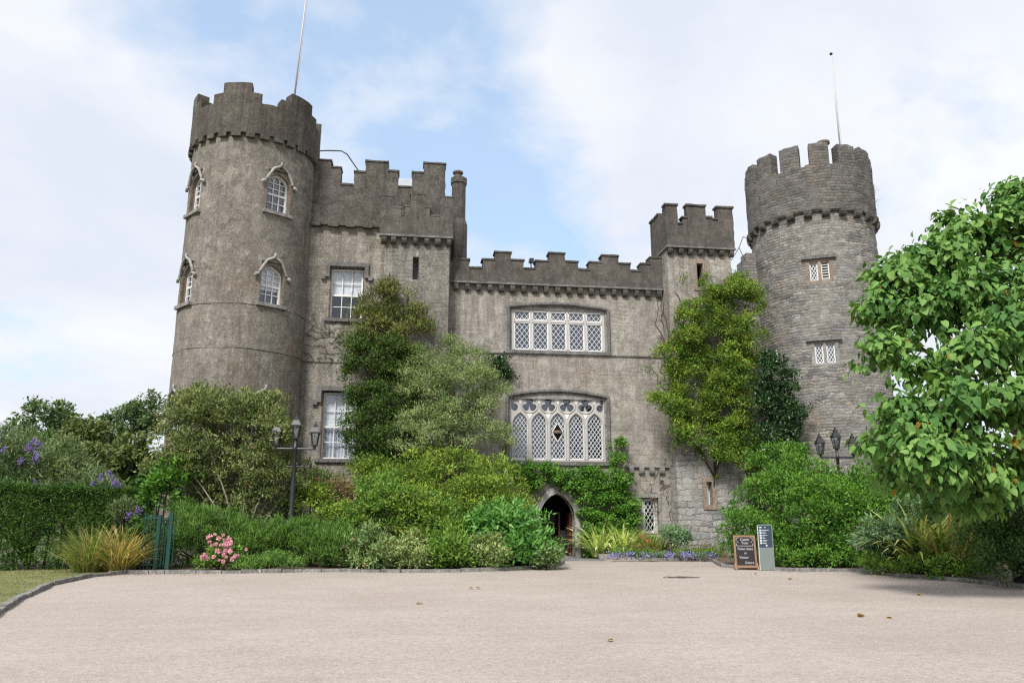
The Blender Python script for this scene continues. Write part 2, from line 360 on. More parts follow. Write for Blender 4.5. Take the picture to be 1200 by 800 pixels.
def clip_line(p, q, poly):
    """clip the segment to a convex counter-clockwise polygon"""
    t0, t1 = 0.0, 1.0; dx, dz = q[0]-p[0], q[1]-p[1]
    for i in range(len(poly)):
        a, b = poly[i], poly[(i+1) % len(poly)]; nx, nz = -(b[1]-a[1]), b[0]-a[0]
        den = nx*dx+nz*dz; num = nx*(p[0]-a[0])+nz*(p[1]-a[1])
        if abs(den) < 1e-9:
            if num < 0: return None
        else:
            t = -num/den
            if den > 0: t0 = max(t0, t)
            else: t1 = min(t1, t)
    if t1-t0 < 1e-4: return None
    return (p[0]+dx*t0, p[1]+dz*t0), (p[0]+dx*t1, p[1]+dz*t1)
def lattice(mb, poly, nx, ratio, wd, y0, y1):
    xs = [p[0] for p in poly]; zs = [p[1] for p in poly]; x0, x1, z0, z1 = min(xs), max(xs), min(zs), max(zs)
    stp = (x1-x0)/nx; H = z1-z0; sl = ratio; k = -int(H/(sl*stp))-3
    while k < nx+int(H/(sl*stp))+3:
        for sg in (1, -1):
            xa = x0+(k+.0)*stp; c = clip_line((xa, z0), (xa+sg*H/sl, z1), poly)
            if c: mb.bar(c[0], c[1], wd, y0+(0 if sg > 0 else .003), y1)
        k += 1
def pointed(x0, x1, z0, zs, za, n=7):
    """light with a pointed, slightly ogee head, counter-clockwise"""
    c = (x0+x1)/2; hw = (x1-x0)/2; r = [(x1, z0)]
    for i in range(n+1):
        t = i/n; r.append((c+hw*max(0, 1-t**1.7)**(.75 if t < .7 else .85), zs+(za-zs)*t))
    l = [(2*c-x, z) for x, z in r[1:-1]][::-1]
    return [(x0, z0)] + r + l

# ================================================================== GROUND
def sheet(name, pts, z, material, th=0.0):
    tri = tessellate_polygon([[Vector((p[0], p[1], 0)) for p in pts]])
    f = []
    for t in tri:
        a, b, c = (pts[i] for i in t)
        f.append(tuple(t) if (b[0]-a[0])*(c[1]-a[1])-(c[0]-a[0])*(b[1]-a[1]) > 0 else tuple(t)[::-1])
    me = bpy.data.meshes.new(name); me.from_pydata([(p[0], p[1], z) for p in pts], [], f); me.update()
    return tag(link_mesh(name, me, material), kind='structure')
m, t, b = mat('pale fine gravel'); co = t.new('ShaderNodeTexCoord').outputs['Object']
g1 = t.noise(co, 42, 6, .8); g2 = t.noise(co, .35, 5, .6, .3); g3 = t.noise(co, 9, 5, .65); g4 = t.noise(t.map(co, (.5, 1.6, 1)), 1.3, 5, .65, .4)
c = t.mix(t.ramp(g2, [(.3, 0), (.7, 1)]), (.355, .303, .266), (.43, .374, .334))
c = t.mix(t.ramp(g4, [(.36, .25), (.58, 0)]), c, (.275, .24, .212))
c = t.mix(t.ramp(g3, [(.34, .38), (.56, 0)]), c, (.235, .198, .17))
c = t.mix(t.ramp(g1, [(.32, .62), (.52, 0)]), c, (.17, .145, .125))
c = t.mix(t.ramp(g1, [(.52, 0), (.66, .50)]), c, (.60, .57, .54))
t.put(b.inputs['Base Color'], c); b.inputs['Roughness'].default_value = .95; b.inputs['Specular IOR Level'].default_value = .1
t.put(b.inputs['Normal'], t.bump(t.math('ADD', t.math('MULTIPLY', g1, .5), t.math('MULTIPLY', g3, .7)), .7, .03)); M['gravel'] = m
m, t, b = mat('dark bed soil'); co = t.new('ShaderNodeTexCoord').outputs['Object']
c = t.mix(t.noise(co, 7, 6, .7), (.05, .036, .026), (.17, .12, .085)); t.put(b.inputs['Base Color'], c); b.inputs['Roughness'].default_value = 1
t.put(b.inputs['Normal'], t.bump(t.noise(co, 14, 5), .9, .06)); M['soil'] = m
m, t, b = mat('worn lawn turf'); co = t.new('ShaderNodeTexCoord').outputs['Object']
c = t.mix(t.ramp(t.noise(co, 1.2, 6, .7), [(.35, 0), (.65, 1)]), (.07, .10, .03), (.22, .20, .085)); t.put(b.inputs['Base Color'], c); b.inputs['Roughness'].default_value = 1
t.put(b.inputs['Normal'], t.bump(t.noise(co, 40, 4), .8, .03)); M['turf'] = m
m, t, b = mat('far meadow'); co = t.new('ShaderNodeTexCoord').outputs['Object']
c = t.mix(t.noise(co, .08, 6, .7), (.05, .075, .025), (.10, .115, .045)); t.put(b.inputs['Base Color'], c); b.inputs['Roughness'].default_value = 1; M['meadow'] = m
M['kerbstone'] = wall_mat('grey kerb stone', (.14, .135, .125), (.25, .24, .225), (.34, .33, .31), rust_amt=.05, speck=.4)
M['flag'] = wall_mat('grey paving flag', (.14, .14, .135), (.22, .22, .215), (.29, .29, .28), rust_amt=.03, speck=.2)

sheet('ground', [(-900, -900), (900, -900), (900, 900), (-900, 900)], -.03, M['meadow'])
sheet('gravel_drive', [(-24, -40), (36, -40), (36, 29.9), (-24, 29.9)], -.012, M['gravel'])
# kerb lines
KL = [gnd(*p) for p in [(-90, 775), (-30, 736), (20, 703), (60, 685), (105, 675.5), (150, 671.5), (200, 671.5), (260, 671), (330, 670), (400, 669), (470, 670), (540, 669.5), (600, 667.5), (645, 664.5), (660, 660), (652, 655)]]
KL = [Vector((p.x, p.y, 0)) for p in KL]
KR = [gnd(*p) for p in [(702, 654.5), (760, 655.5), (835, 657), (848, 664), (930, 669), (1000, 669), (1060, 675), (1140, 682), (1230, 692), (1330, 705)]]
KR = [Vector((p.x, p.y, 0)) for p in KR]
def kerb(pts, name, wd=.13, h=.085):
    mb = MB(); 
    for a, b2 in zip(pts[:-1], pts[1:]):
        d = b2-a; L = d.length; n = max(1, round(L/.62)); d.normalize(); nn = Vector((-d.y, d.x, 0))
        for k in range(n):
            p = a+d*(L*k/n+.008); q = a+d*(L*(k+1)/n-.008); hh = h*random.uniform(.75, 1.15); wj = wd*random.uniform(.85, 1.1); o = random.uniform(-.015, .015)
            c4 = [p+nn*(o-wj/2), q+nn*(o-wj/2), q+nn*(o+wj/2), p+nn*(o+wj/2)]
            mb.add([(v.x, v.y, -.05) for v in c4]+[(v.x, v.y, hh+random.uniform(-.006, .006)) for v in c4], [(0, 1, 5, 4), (1, 2, 6, 5), (2, 3, 7, 6), (3, 0, 4, 7), (4, 5, 6, 7)])
    o = mb.build(name, 'kerbstone'); return tag(o, kind='structure')
kerb(KL, 'kerb'); kerb(KR, 'kerb')
lawn_pts = [(p.x, p.y) for p in KL[:6]]
lawn_in = [(gnd(150, 664).x, gnd(150, 664).y), (gnd(60, 668).x, gnd(60, 668).y), (-24, 22.3), (-24, 4)]
sheet('lawn', lawn_pts + lawn_in, .02, M['turf'])
bed = [(p.x, p.y) for p in KL[5:]] + [(gnd(652, 654).x, 29.9), (-24, 29.9), (-24, 22.3), lawn_in[1], lawn_in[0]]
sheet('soil_bed', bed, .035, M['soil'])
bed2 = [(p.x, p.y) for p in KR] + [(40, 14), (40, 29.9), (KR[0].x, 29.9)]
sheet('soil_bed', bed2, .035, M['soil'])
sheet('paving', [(gnd(652, 656).x, gnd(652, 656.5).y), (gnd(708, 656).x, gnd(708, 656.5).y), (gnd(706, 654).x, 29.95), (gnd(652, 654).x, 29.95)], -.006, M['flag'])

# ================================================================== CASTLE
YC, YL, YT, YR = 30.0, 29.8, 29.25, 29.2       # facade planes : central wall, left wing, left turret, right turret
CA = empty('castle', (3, 30, 0), 'grey stone castle with two round towers, stepped battlements and leaded windows', 'castle')
def X(px, py, Y): return at(px, py, Y).x
def Z(px, py, Y): return at(px, py, Y).z
def pts(l, Y): return [(at(a, b2, Y).x, at(a, b2, Y).z) for a, b2 in l]

def steps(tops, zbot):
    """closed outline of a stepped wall: tops = [(x0,x1,ztop)...] left to right"""
    o = [(tops[0][0], zbot)]
    for x0, x1, zt in tops: o += [(x0, zt), (x1, zt)]
    o.append((tops[-1][1], zbot)); return o[::-1]
def steps_px(seg, Y, sc, ox, oy):
    """segments given in zoomed pixels (x0,x1,ytop): joined edge to edge"""
    out = []
    for a, b2, y in seg:
        xa, xb, ym = ox+a*sc, ox+b2*sc, oy+y*sc
        p = at((xa+xb)/2, ym, Y); out.append([at(xa, ym, Y).x, at(xb, ym, Y).x, p.z])
    for i in range(len(out)-1): out[i+1][0] = out[i][1]
    return out
def copings(parent, tops, y0, y1, over=.035, th=.07):
    for i, (x0, x1, z) in enumerate(tops):
        l = over if i == 0 or tops[i-1][2] < z else -.004; r = over if i == len(tops)-1 or tops[i+1][2] < z else -.004
        mb = MB(); mb.plate(rough(rect(x0-l, x1+r, z+.002, z+th), .2, .012), (), y0-over, y1+over); mb.build('coping', 'corbel', parent)

# ---------------- windows (built in a local frame: x across, z up, y into the wall)
def winframe(px, py, Y):
    p = at(px, py, Y); return Matrix.Translation(p)
def win(name_label, X0, build):
    pass
def lattice_window(Xf, x0, x1, z0, z1, nl, transom, label, surround='dressed', hood=True, nx=4, ratio=1.45):
    """mullioned window: nl lights, optional transom height; frame mesh is the part, the rest are its sub-parts"""
    b0 = .06; yb = .10; fr = MB(Xf)
    cells = []; lw = (x1-x0-2*b0)/nl
    zr = [(z0+.06, z1-.05)] if not transom else [(z0+.06, transom-.04), (transom+.04, z1-.05)]
    for i in range(nl):
        for za, zb in zr: cells.append((x0+b0+i*lw+.045, x0+b0+(i+1)*lw-.045, za, zb))
    fr.plate(rect(x0, x1, z0, z1), [rect(*c)[::-1] for c in cells], yb, yb+.14)
    o = fr.build('window', 'tracery', CA); o['label'] = label
    la = MB(Xf); wf = MB(Xf); pn = MB(Xf)
    for a, c, d, e in cells:
        wf.outline([(a+.02, d+.02), (c-.02, d+.02), (c-.02, e-.02), (a+.02, e-.02)], .045, yb+.02, yb+.09)
        H = e-d; lattice(la, rect(a+.035, c-.035, d+.035, e-.035), nx, ratio, .017, yb+.05, yb+.075)
        pn.box(a, c, yb+.085, yb+.09, d, e)
    wf.build('casement', 'white', o); la.build('lattice', 'lead', o); pn.build('pane', 'glass', o)
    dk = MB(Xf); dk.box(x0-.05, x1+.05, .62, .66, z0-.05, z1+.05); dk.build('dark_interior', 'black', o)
    return o

# ---------------- central block
zc_top = Z(650, 333, YC-.15)                                    # underside of the parapet
xcl, xcr = X(524, 400, YC), X(800, 400, YC)
w1 = (X(597.5, 390, YC), X(711.5, 390, YC), Z(655, 413, YC), Z(655, 358.5, YC))
w2 = (X(596, 500, YC), X(711.5, 500, YC), Z(655, 542, YC), Z(655, 460, YC))
def seg_arch(x0, x1, z0, zs, za, n=14):
    return [(x0, z0), (x1, z0)] + [(x1+(x0-x1)*i/n, zs+(za-zs)*(1-(2*i/n-1)**2)) for i in range(n+1)]
w1s = Z(655, 362.5, YC); w2s = Z(655, 466, YC)
hole1 = seg_arch(w1[0], w1[1], w1[2], w1s, w1[3]); hole2 = seg_arch(w2[0], w2[1], w2[2], w2s, w2[3])
door = (X(632, 620, YC), X(673, 620, YC), 0.0, Z(652, 578, YC))
dz_s = Z(652, 603, YC)
def gothic(x0, x1, z0, zs, za, n=10):
    c = (x0+x1)/2; hw = (x1-x0)/2; r = [(x1, z0)] + [(c+hw*(1-(i/n)**1.55)**.62 if i < n else c, zs+(za-zs)*(i/n)) for i in range(n+1)]
    return [(x0, z0)] + r + [(2*c-x, z) for x, z in r[1:-1]][::-1]
hole_d = gothic(door[0], door[1], -.05, dz_s, door[3])
w5 = (X(752, 605, YC), X(772, 605, YC), Z(763, 626, YC), Z(763, 583, YC))
mb = MB(); mb.plate(rect(xcl, xcr, -.1, zc_top), [hole1[::-1], hole2[::-1], [(a, max(z, -.06)) for a, z in hole_d][::-1], rect(*w5)[::-1]], YC, YC+.55)
CW = mb.build('wall', 'wall', CA)
mb = MB(); mb.box(xcl, xcr, YC+.9, YC+9, zc_top-.5, zc_top+.3); mb.build('roof', 'slate', CA)
YP = YC-.16
seg = [(95, 125, 150), (125, 200, 137), (200, 262, 177), (262, 320, 139), (320, 395, 105), (395, 455, 141), (455, 512, 181), (512, 575, 146), (575, 648, 110), (648, 710, 150), (710, 765, 186), (765, 822, 153), (822, 898, 121), (898, 955, 158), (955, 1005, 192), (1005, 1048, 160), (1048, 1125, 131)]
tops = steps_px(seg, YP, .25, 500, 270)
mb = MB(); mb.plate(rough(steps(tops, zc_top-.02), .22, .02), (), YP, YP+.5)
CP = mb.build('parapet', 'parapet', CA)
copings(CP, tops, YP, YP+.5)
mb = MB(); mb.box(tops[0][0], tops[-1][1], YP-.07, YP+.16, zc_top-.10, zc_top-.022); mb.build('string_course', 'hood', CP)
def corbel(parent, x, Y, z, wd=.17, h=.30, dp=.24, rot=None, material='corbel'):
    mb = MB(rot)
    pr = [(-dp, z), (-dp, z-h*.45), (-dp*.8, z-h*.8), (-dp*.35, z-h), (0.06, z-h), (0.06, z)]
    wd *= random.uniform(.85, 1.12)
    v = [(x-wd/2, Y+a, c2) for a, c2 in pr]+[(x+wd/2, Y+a, c2) for a, c2 in pr]; n = len(pr)
    mb.add(v, [tuple(range(n)), tuple(range(2*n-1, n-1, -1))]+[(i, i+n, (i+1) % n+n, (i+1) % n) for i in range(n)])
    return mb.build('corbel', material, parent)
for i in range(19):
    corbel(CP, X(500+.25*(137+52.6*i), 340, YC), YC, zc_top-.098, .19, .30, .2)
# long joint line across the wall
zj = Z(650, 415.5, YC)
mb = MB(); mb.box(xcl+.03, w1[0]-.14, YC-.035, YC+.03, zj-.03, zj+.03); mb.build('string_course', 'corbel', CW); mb = MB(); mb.box(w1[1]+.14, X(778, 415, YC), YC-.035, YC+.03, zj-.03, zj+.03); mb.build('string_course', 'corbel', CW)
# small corbel table low on the right
zq = Z(757, 547, YC); mb = MB(); mb.box(X(733, 547, YC), X(787, 547, YC), YC-.10, YC+.02, zq-.02, zq+.07); SB = mb.build('string_course', 'dressed', CW)
for px in (739, 751, 763, 775): corbel(CW, X(px, 551, YC), YC, zq-.022, .2, .27, .16, material='dressed')
def hood_arch(Xf, pl, label_stop=.25, rad=.075, y=-.05, material='hood', parent=None):
    mb = MB(Xf); mb.tube([(a, y, z) for a, z in pl], rad, 6); return mb.build('hood_mould', material, parent)
# upper window
Id = Matrix.Translation((0, YC, 0))
trz = Z(655, 376.6, YC)
fr_top = w1s-.01
def framed(w_, zs, za, label):
    pass
O1 = lattice_window(Id, w1[0]+.08, w1[1]-.08, w1[2]+.05, w1s-.03, 5, trz, 'wide five light window with white diamond lattice and transom', nx=3, ratio=1.3)
mb = MB(Id); arch = seg_arch(w1[0]+.02, w1[1]-.02, w1s-.028, w1s+.0, w1[3]-.015)
mb.plate(arch, (), .06, .2); mb.box(w1[0]+.002, w1[0]+.078, .05, .22, w1[2], w1s); mb.box(w1[1]-.078, w1[1]-.002, .05, .22, w1[2], w1s); mb.build('surround', 'dressed', O1)
def hood_line(w_, zs, za, drop):
    l = [(w_[0]-.06, zs-drop), (w_[0]-.06, zs+.02)] + [(w_[0]-.06+(w_[1]-w_[0]+.12)*i/16, zs+.05+(za-zs+.03)*(1-(2*i/16-1)**2)) for i in range(17)] + [(w_[1]+.06, zs+.02), (w_[1]+.06, zs-drop)]
    return l
hood_arch(Id, hood_line(w1, w1s, w1[3], w1s-w1[2]), rad=.07, y=-.03, parent=O1)
mb = MB(Id); mb.box(w1[0]-.14, w1[1]+.14, -.09, .12, w1[2]-.08, w1[2]+.055); mb.build('sill', 'hood', O1)
# lower traceried window
Xf = Id; x0, x1, z0, zt = w2[0]+.10, w2[1]-.10, w2[2]+.08, w2s
nl = 5; lw = (x1-x0)/nl; zsp = Z(655, 495.5, YC); zap = Z(655, 482.6, YC)
lights = [pointed(x0+i*lw+.055, x0+(i+1)*lw-.055, z0+.06, zsp, zap) for i in range(nl)]
def trefoil(cx_, cz, r, clipx=None, n=40):
    ds = [(cx_, cz+r*.52), (cx_-r*.5, cz-r*.32), (cx_+r*.5, cz-r*.32)]; rr = r*.49; out = []
    for k in range(n):
        a = 2*math.pi*k/n; u = Vector((math.cos(a), math.sin(a))); best = .12*r
        for q in ds:
            dx, dz = q[0]-cx_, q[1]-cz; pr = u.x*dx+u.y*dz; disc = pr*pr-(dx*dx+dz*dz-rr*rr)
            if disc > 0: best = max(best, pr+math.sqrt(disc))
        out.append((cx_+u.x*best, cz+u.y*best))
    return out
ztr = Z(655, 474.5, YC); rtr = lw*.39
tre = [trefoil(x0+(i+1)*lw, ztr, rtr) for i in range(4)]
halfL = [(max(a, x0-.02), c2) for a, c2 in trefoil(x0, ztr, rtr)]; halfR = [(min(a, x1+.02), c2) for a, c2 in trefoil(x1, ztr, rtr)]
def dedupe(l):
    o = []
    for p in l:
        if not o or math.hypot(p[0]-o[-1][0], p[1]-o[-1][1]) > 1e-4: o.append(p)
    return o
def half(sgn, xe):
    l = [p for p in trefoil(xe, ztr, rtr, n=60) if (p[0]-xe)*sgn > .015]
    l.sort(key=lambda p: math.atan2(p[1]-ztr, (p[0]-xe)*sgn)); l = [(xe+sgn*.015, l[0][1]+.02)]+l+[(xe+sgn*.015, l[-1][1]-.02)]
    return l if sgn > 0 else l[::-1]
outer = seg_arch(w2[0]+.055, w2[1]-.055, w2[2]+.05, w2s-.06, w2[3]-.05)
fr = MB(Xf); fr.plate(outer, [l[::-1] for l in lights]+[l[::-1] for l in tre]+[half(1, x0)[::-1], half(-1, x1)[::-1]], .12, .26)
O2 = fr.build('window', 'tracery', CA); O2['label'] = 'large traceried window with five pointed lights under trefoils'
mo = MB(Xf)
for l in tre: 
    cx_ = sum(p[0] for p in l)/len(l); mo.tube([(cx_+rtr*1.12*math.cos(a), .115, ztr+rtr*1.06*math.sin(a)-.0) for a in np.linspace(0, 2*math.pi, 25)], .035, 5, False)
for i in range(nl): mo.tube([(a, .115, c2) for a, c2 in lights[i][1:]+[lights[i][0]]], .03, 5, False)
mo.build('moulding', 'tracery', O2)
sp_ = MB(Xf)
for i in range(nl-1):
    xc = x0+(i+1)*lw; zz0 = ztr-rtr*1.28; sp_ = MB(Xf); sp_.plate([(xc-.11, zz0+.03), (xc, zz0-.19), (xc+.11, zz0+.03)], (), .100, .118); sp_.build('spandrel', 'white', O2)
for i in range(nl):
    xc = x0+(i+.5)*lw; zz0 = ztr+rtr*.95; sp_ = MB(Xf); sp_.plate([(xc-.13, zz0+.02), (xc, zz0-.24), (xc+.13, zz0+.02)], (), .100, .118); sp_.build('spandrel', 'white', O2)
wf = MB(Xf); la = MB(Xf); pn = MB(Xf)
for i, l in enumerate(lights):
    cx_ = sum(p[0] for p in l)/len(l); cz = (z0+zap)/2
    ins = [(cx_+(a-cx_)*.94, cz+(c2-cz)*.98) for a, c2 in l]
    wf.outline(ins, .034, .14, .21); lattice(la, ins, 4, 1.42, .017, .17, .195)
pn.plate(seg_arch(w2[0]+.09, w2[1]-.09, w2[2]+.08, w2s-.07, w2[3]-.07), (), .215, .22)
wf.build('casement', 'white', O2); la.build('lattice', 'lead', O2); pn.build('pane', 'glass', O2)
dc = ((x0+x1)/2, Z(655, 506, YC)); dw, dh = lw*.30, lw*.50
mb = MB(Xf); mb.plate([(dc[0], dc[1]-dh), (dc[0]+dw, dc[1]), (dc[0], dc[1]+dh), (dc[0]-dw, dc[1])], (), .150, .165); vh = mb.build('open_quarry', 'black', O2); vh['label'] = 'black diamond shaped opening in the middle light'
mb = MB(Xf); mb.outline([(dc[0], dc[1]-dh), (dc[0]+dw, dc[1]), (dc[0], dc[1]+dh), (dc[0]-dw, dc[1])], .03, .14, .2); mb.build('quarry_frame', 'white', O2)
mb = MB(Xf); mb.tube([(dc[0]-dw*.85, .135, dc[1]-.01), (dc[0]-dw*.5, .12, dc[1]+.0), (dc[0], .115, dc[1]+.01), (dc[0]+dw*.5, .12, dc[1]), (dc[0]+dw*.85, .135, dc[1]-.01)], [.02, .06, .075, .06, .02], 8); mb.build('wooden_hood', 'brownstone', O2)
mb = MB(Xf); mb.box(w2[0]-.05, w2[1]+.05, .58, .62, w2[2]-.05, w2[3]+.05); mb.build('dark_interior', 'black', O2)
mb = MB(Xf); mb.box(w2[0]+.002, w2[0]+.07, .04, .24, w2[2], w2s-.02); mb.box(w2[1]-.07, w2[1]-.002, .04, .24, w2[2], w2s-.02)
mb.plate(dedupe(seg_arch(w2[0]+.002, w2[1]-.002, w2s-.055, w2s-.03, w2[3]-.01)), [], .03, .118); mb.build('surround', 'dressed', O2)
hood_arch(Xf, hood_line(w2, w2s, w2[3], w2s-w2[2]), rad=.075, y=-.03, parent=O2)
mb = MB(Id); mb.box(w2[0]-.18, w2[1]+.18, -.10, .14, w2[2]-.10, w2[2]+.055); mb.build('sill', 'hood', O2)
# little lattice window beside the bed
O5 = lattice_window(Id, w5[0]+.02, w5[1]-.02, w5[2]+.03, w5[3]-.02, 1, None, 'small tall lattice window low beside the flower bed', nx=2.4, ratio=1.7)
for ch in O5.children:
    if ch.name.startswith('casement'): pass
mb = MB(Id); mb.box(w5[0]-.12, w5[1]+.12, -.05, .04, w5[3]+.01, w5[3]+.16); mb.box(w5[1]+.01, w5[1]+.11, -.03, .03, w5[2], w5[3]+.008); mb.build('surround', 'dressed', O5)
mb = MB(Id); mb.box(w5[0]-.08, w5[1]+.1, -.08, .08, w5[2]-.09, w5[2]+.0); mb.build('sill', 'dressed', O5)
# arched doorway
cdx = (door[0]+door[1])/2
og = gothic(door[0]-.22, door[1]+.22, -.05, dz_s+.02, door[3]+.28); ig = gothic(door[0]+.003, door[1]-.003, -.05, dz_s, door[3]-.003)
arc = [p for p in og[1:]]; inn = [p for p in ig[1:]]
# ring polygon: outer right foot -> over -> outer left foot -> inner left foot -> over -> inner right foot
og_r = og[1:]+[og[0]]; ig_r = ig[1:]+[ig[0]]
DS = MB(Id); DS.plate(og_r+ig_r[::-1], (), -.13, .22); DA = DS.build('door_surround', 'ring', CA)
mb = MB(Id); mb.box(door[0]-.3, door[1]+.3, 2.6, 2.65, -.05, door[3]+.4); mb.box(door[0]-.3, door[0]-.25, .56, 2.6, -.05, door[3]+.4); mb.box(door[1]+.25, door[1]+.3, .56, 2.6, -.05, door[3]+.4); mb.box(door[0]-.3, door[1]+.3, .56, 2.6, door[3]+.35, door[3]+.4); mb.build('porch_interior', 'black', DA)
mb = MB(Id); mb.box(door[0]+.08, cdx+.22, 1.45, 1.52, -.0, door[3]-.75); mb.box(door[0]+.2, cdx+.1, 1.42, 1.449, .3, 1.3); mb.build('inner_door', 'doorwood', DA)
mb = MB(Id); mb.box(cdx+.24, cdx+.30, .9, 1.6, 0, door[3]-.7); mb.box(door[1]-.10, door[1]-.04, .40, 1.1, 0, dz_s+.1); mb.build('open_door_leaf', 'doorred', DA)
mb = MB(Id); mb.box(cdx+.31, door[1]-.12, 1.0, 1.06, 0, 1.0); mb.build('side_panel', 'iron', DA)
mb = MB(Id); mb.box(door[0]-.1, door[1]+.1, -.25, .5, -.03, .05); mb.build('threshold', 'flag', DA)

# ---------------- left wing wall
xl0, xl1 = X(330, 300, YL), X(452, 300, YL)
zl_b = Z(400, 263, YL-.12)
w3 = (X(386, 340, YL), X(426, 340, YL), Z(405, 374, YL), Z(405, 313, YL))
w4 = (X(375.5, 500, YL), X(418, 500, YL), Z(395, 538, YL), Z(395, 458, YL))
mb = MB(); mb.plate(rect(xl0, X(528, 300, YL), -.1, zl_b), [rect(*w3)[::-1], rect(*w4)[::-1]], YL, YL+.6); LW = mb.build('wall', 'wall_left', CA)
YLP = YL-.14
seg = [(60, 105, 95), (105, 175, 66), (175, 218, 98), (218, 272, 171), (272, 322, 116), (322, 418, 73), (418, 462, 114), (462, 520, 181), (520, 570, 119), (570, 663, 81)]
tops = steps_px(seg, YLP, .275, 340, 170)
mb = MB(); mb.plate(rough(steps(tops, zl_b), .22, .02), (), YLP, YLP+.5); LP = mb.build('parapet', 'parapet', CA)
copings(LP, tops, YLP, YLP+.5)
for px0, px1 in ((365, 376), (385, 397), (406, 416), (426, 437)):
    z = Z(400, 263, YL); mb = MB(); mb.box(X(px0, 265, YL), X(px1, 265, YL), YL-.22, YL+.05, z-.16, z-.003); mb.build('corbel', 'corbel', LP)
mb = MB(); mb.box(xl0, xl1, YLP-.03, YL, zl_b-.05, zl_b-.004); mb.build('string_course', 'corbel', LP)
xr_edge = tops[-1][1]
mb = MB(); mb.box(xl0-2, xr_edge-.02, YL+.7, YL+10, -.1, zl_b+.2); mb.build('rear_block', 'wall_left', CA)
# right return wall of the wing above the central block
mb = MB(); sideY = [(0, 0), (9, 0)]
zt = tops[-1][2]; mb.box(xr_edge-.5, xr_edge-.003, YLP+.5, YL+10, zl_b+.21, zt-1.1)
for k in range(4): mb.box(xr_edge-.5, xr_edge-.003, YLP+1.6+k*2.3, YLP+2.9+k*2.3, zt-1.1, zt-.2)
mb.build('return_parapet', 'parapet', CA)
# low slate hipped roof with pale glazing behind the battlements
zr0 = tops[3][2]-1.2; xa, xb = X(385, 195, YL+3), X(530, 195, YL+3)
mb = MB(); zr1 = Z(470, 209, YL+4.4)-.1
mb.add([(xa, YL+1.6, zr0), (xb, YL+1.6, zr0), (xb, YL+8, zr0), (xa, YL+8, zr0), (xa+1.6, YL+4.4, zr1+.1), (xb-1.6, YL+4.4, zr1+.1)], [(0, 1, 5, 4), (1, 2, 5), (2, 3, 4, 5), (3, 0, 4)]); mb.build('roof', 'slate', CA)
# joint line
zj2 = Z(400, 425, YL); mb = MB(); mb.box(xl0, X(412, 425, YL), YL-.02, YL+.02, zj2-.02, zj2+.02); mb.build('string_course', 'corbel', LW)

def sash_window(Xf, x0, x1, z0, z1, label, arched=False, blind=.55, cols=3, rows=4, yb=.16, lower='none', parent=None, meet=.48):
    """sliding sash window set yb into the wall"""
    fr = MB(Xf); fw = .065
    za = z1; zs = z1-(x1-x0)*.40 if arched else z1
    if arched:
        inner = pointed(x0+fw, x1-fw, z0+fw, zs, za-fw*1.1); outer = pointed(x0, x1, z0, zs, za)
    else:
        inner = rect(x0+fw, x1-fw, z0+fw, z1-fw); outer = rect(x0, x1, z0, z1)
    fr.plate(outer, [inner[::-1]], yb, yb+.12); o = fr.build('window', 'white', CA); o['label'] = label
    br = MB(Xf); zm = z0+(z1-z0)*meet
    br.box(x0+fw, x1-fw, yb+.02, yb+.09, zm-.035, zm+.035)
    for k in range(1, cols):
        xx = x0+fw+(x1-x0-2*fw)*k/cols; c = clip_line((xx, z0), (xx, z1 if not arched else zs+(za-zs)*.5), inner); br.bar(c[0], c[1], .028, yb+.035, yb+.075)
    nlow = rows//2
    for k in range(1, nlow): zz_ = z0+fw+(zm-z0-fw)*k/nlow; br.bar((x0+fw, zz_), (x1-fw, zz_), .028, yb+.038, yb+.072)
    zu = zs if arched else z1-fw; nup = rows-nlow
    for k in range(1, nup+(1 if arched else 0)): zz_ = zm+(zu-zm)*k/nup; br.bar((x0+fw, zz_), (x1-fw, zz_), .028, yb+.038, yb+.072)
    if arched:
        c3 = (x1-x0-2*fw)/3
        for sg in (-1, 1):
            cxm = (x0+x1)/2; xs_ = cxm+sg*c3/2
            arcp = [(xs_-sg*c3*1.5*(1-math.cos(a)), zs+c3*1.7*math.sin(a)) for a in np.linspace(0, 1.2, 7)]
            for p, q in zip(arcp[:-1], arcp[1:]):
                c = clip_line(p, q, inner)
                if c: br.bar(c[0], c[1], .025, yb+.04, yb+.07)
            arcp = [(xs_+sg*c3*.9*(1-math.cos(a)), zs+c3*1.2*math.sin(a)) for a in np.linspace(0, 1.2, 7)]
            for p, q in zip(arcp[:-1], arcp[1:]):
                c = clip_line(p, q, inner)
                if c: br.bar(c[0], c[1], .025, yb+.04, yb+.07)
    br.build('glazing_bars', 'white', o)
    mb = MB(Xf); mb.plate([(a, c2) for a, c2 in inner], (), yb+.078, yb+.083); mb.build('pane', 'glass_clear', o)
    if blind:
        zb = z0+(z1-z0)*(1-blind)
        if arched: pl = [p for p in inner if p[1] > zb]; pl = [(x0+fw, zb), (x1-fw, zb)]+pl
        else: pl = rect(x0+fw, x1-fw, zb, z1-fw)
        pl = dedupe(pl); 
        mb = MB(Xf); mb.plate(pl, (), yb+.13, yb+.14); mb.build('blind', 'blind', o)
    if lower == 'net':
        mb = MB(Xf); n = 26
        v = []; 
        for k in range(n+1):
            xx = x0+fw+(x1-x0-2*fw)*k/n; v += [(xx, yb+.2+.03*math.sin(k*1.9), z0+fw), (xx, yb+.2+.03*math.sin(k*1.9+.6), z0+(z1-z0)*.55)]
        mb.add(v, [(2*k, 2*k+2, 2*k+3, 2*k+1) for k in range(n)]); mb.build('net_curtain', 'net', o)
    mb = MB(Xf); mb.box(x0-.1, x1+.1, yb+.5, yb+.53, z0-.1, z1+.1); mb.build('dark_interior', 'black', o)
    return o
IdL = Matrix.Translation((0, YL, 0))
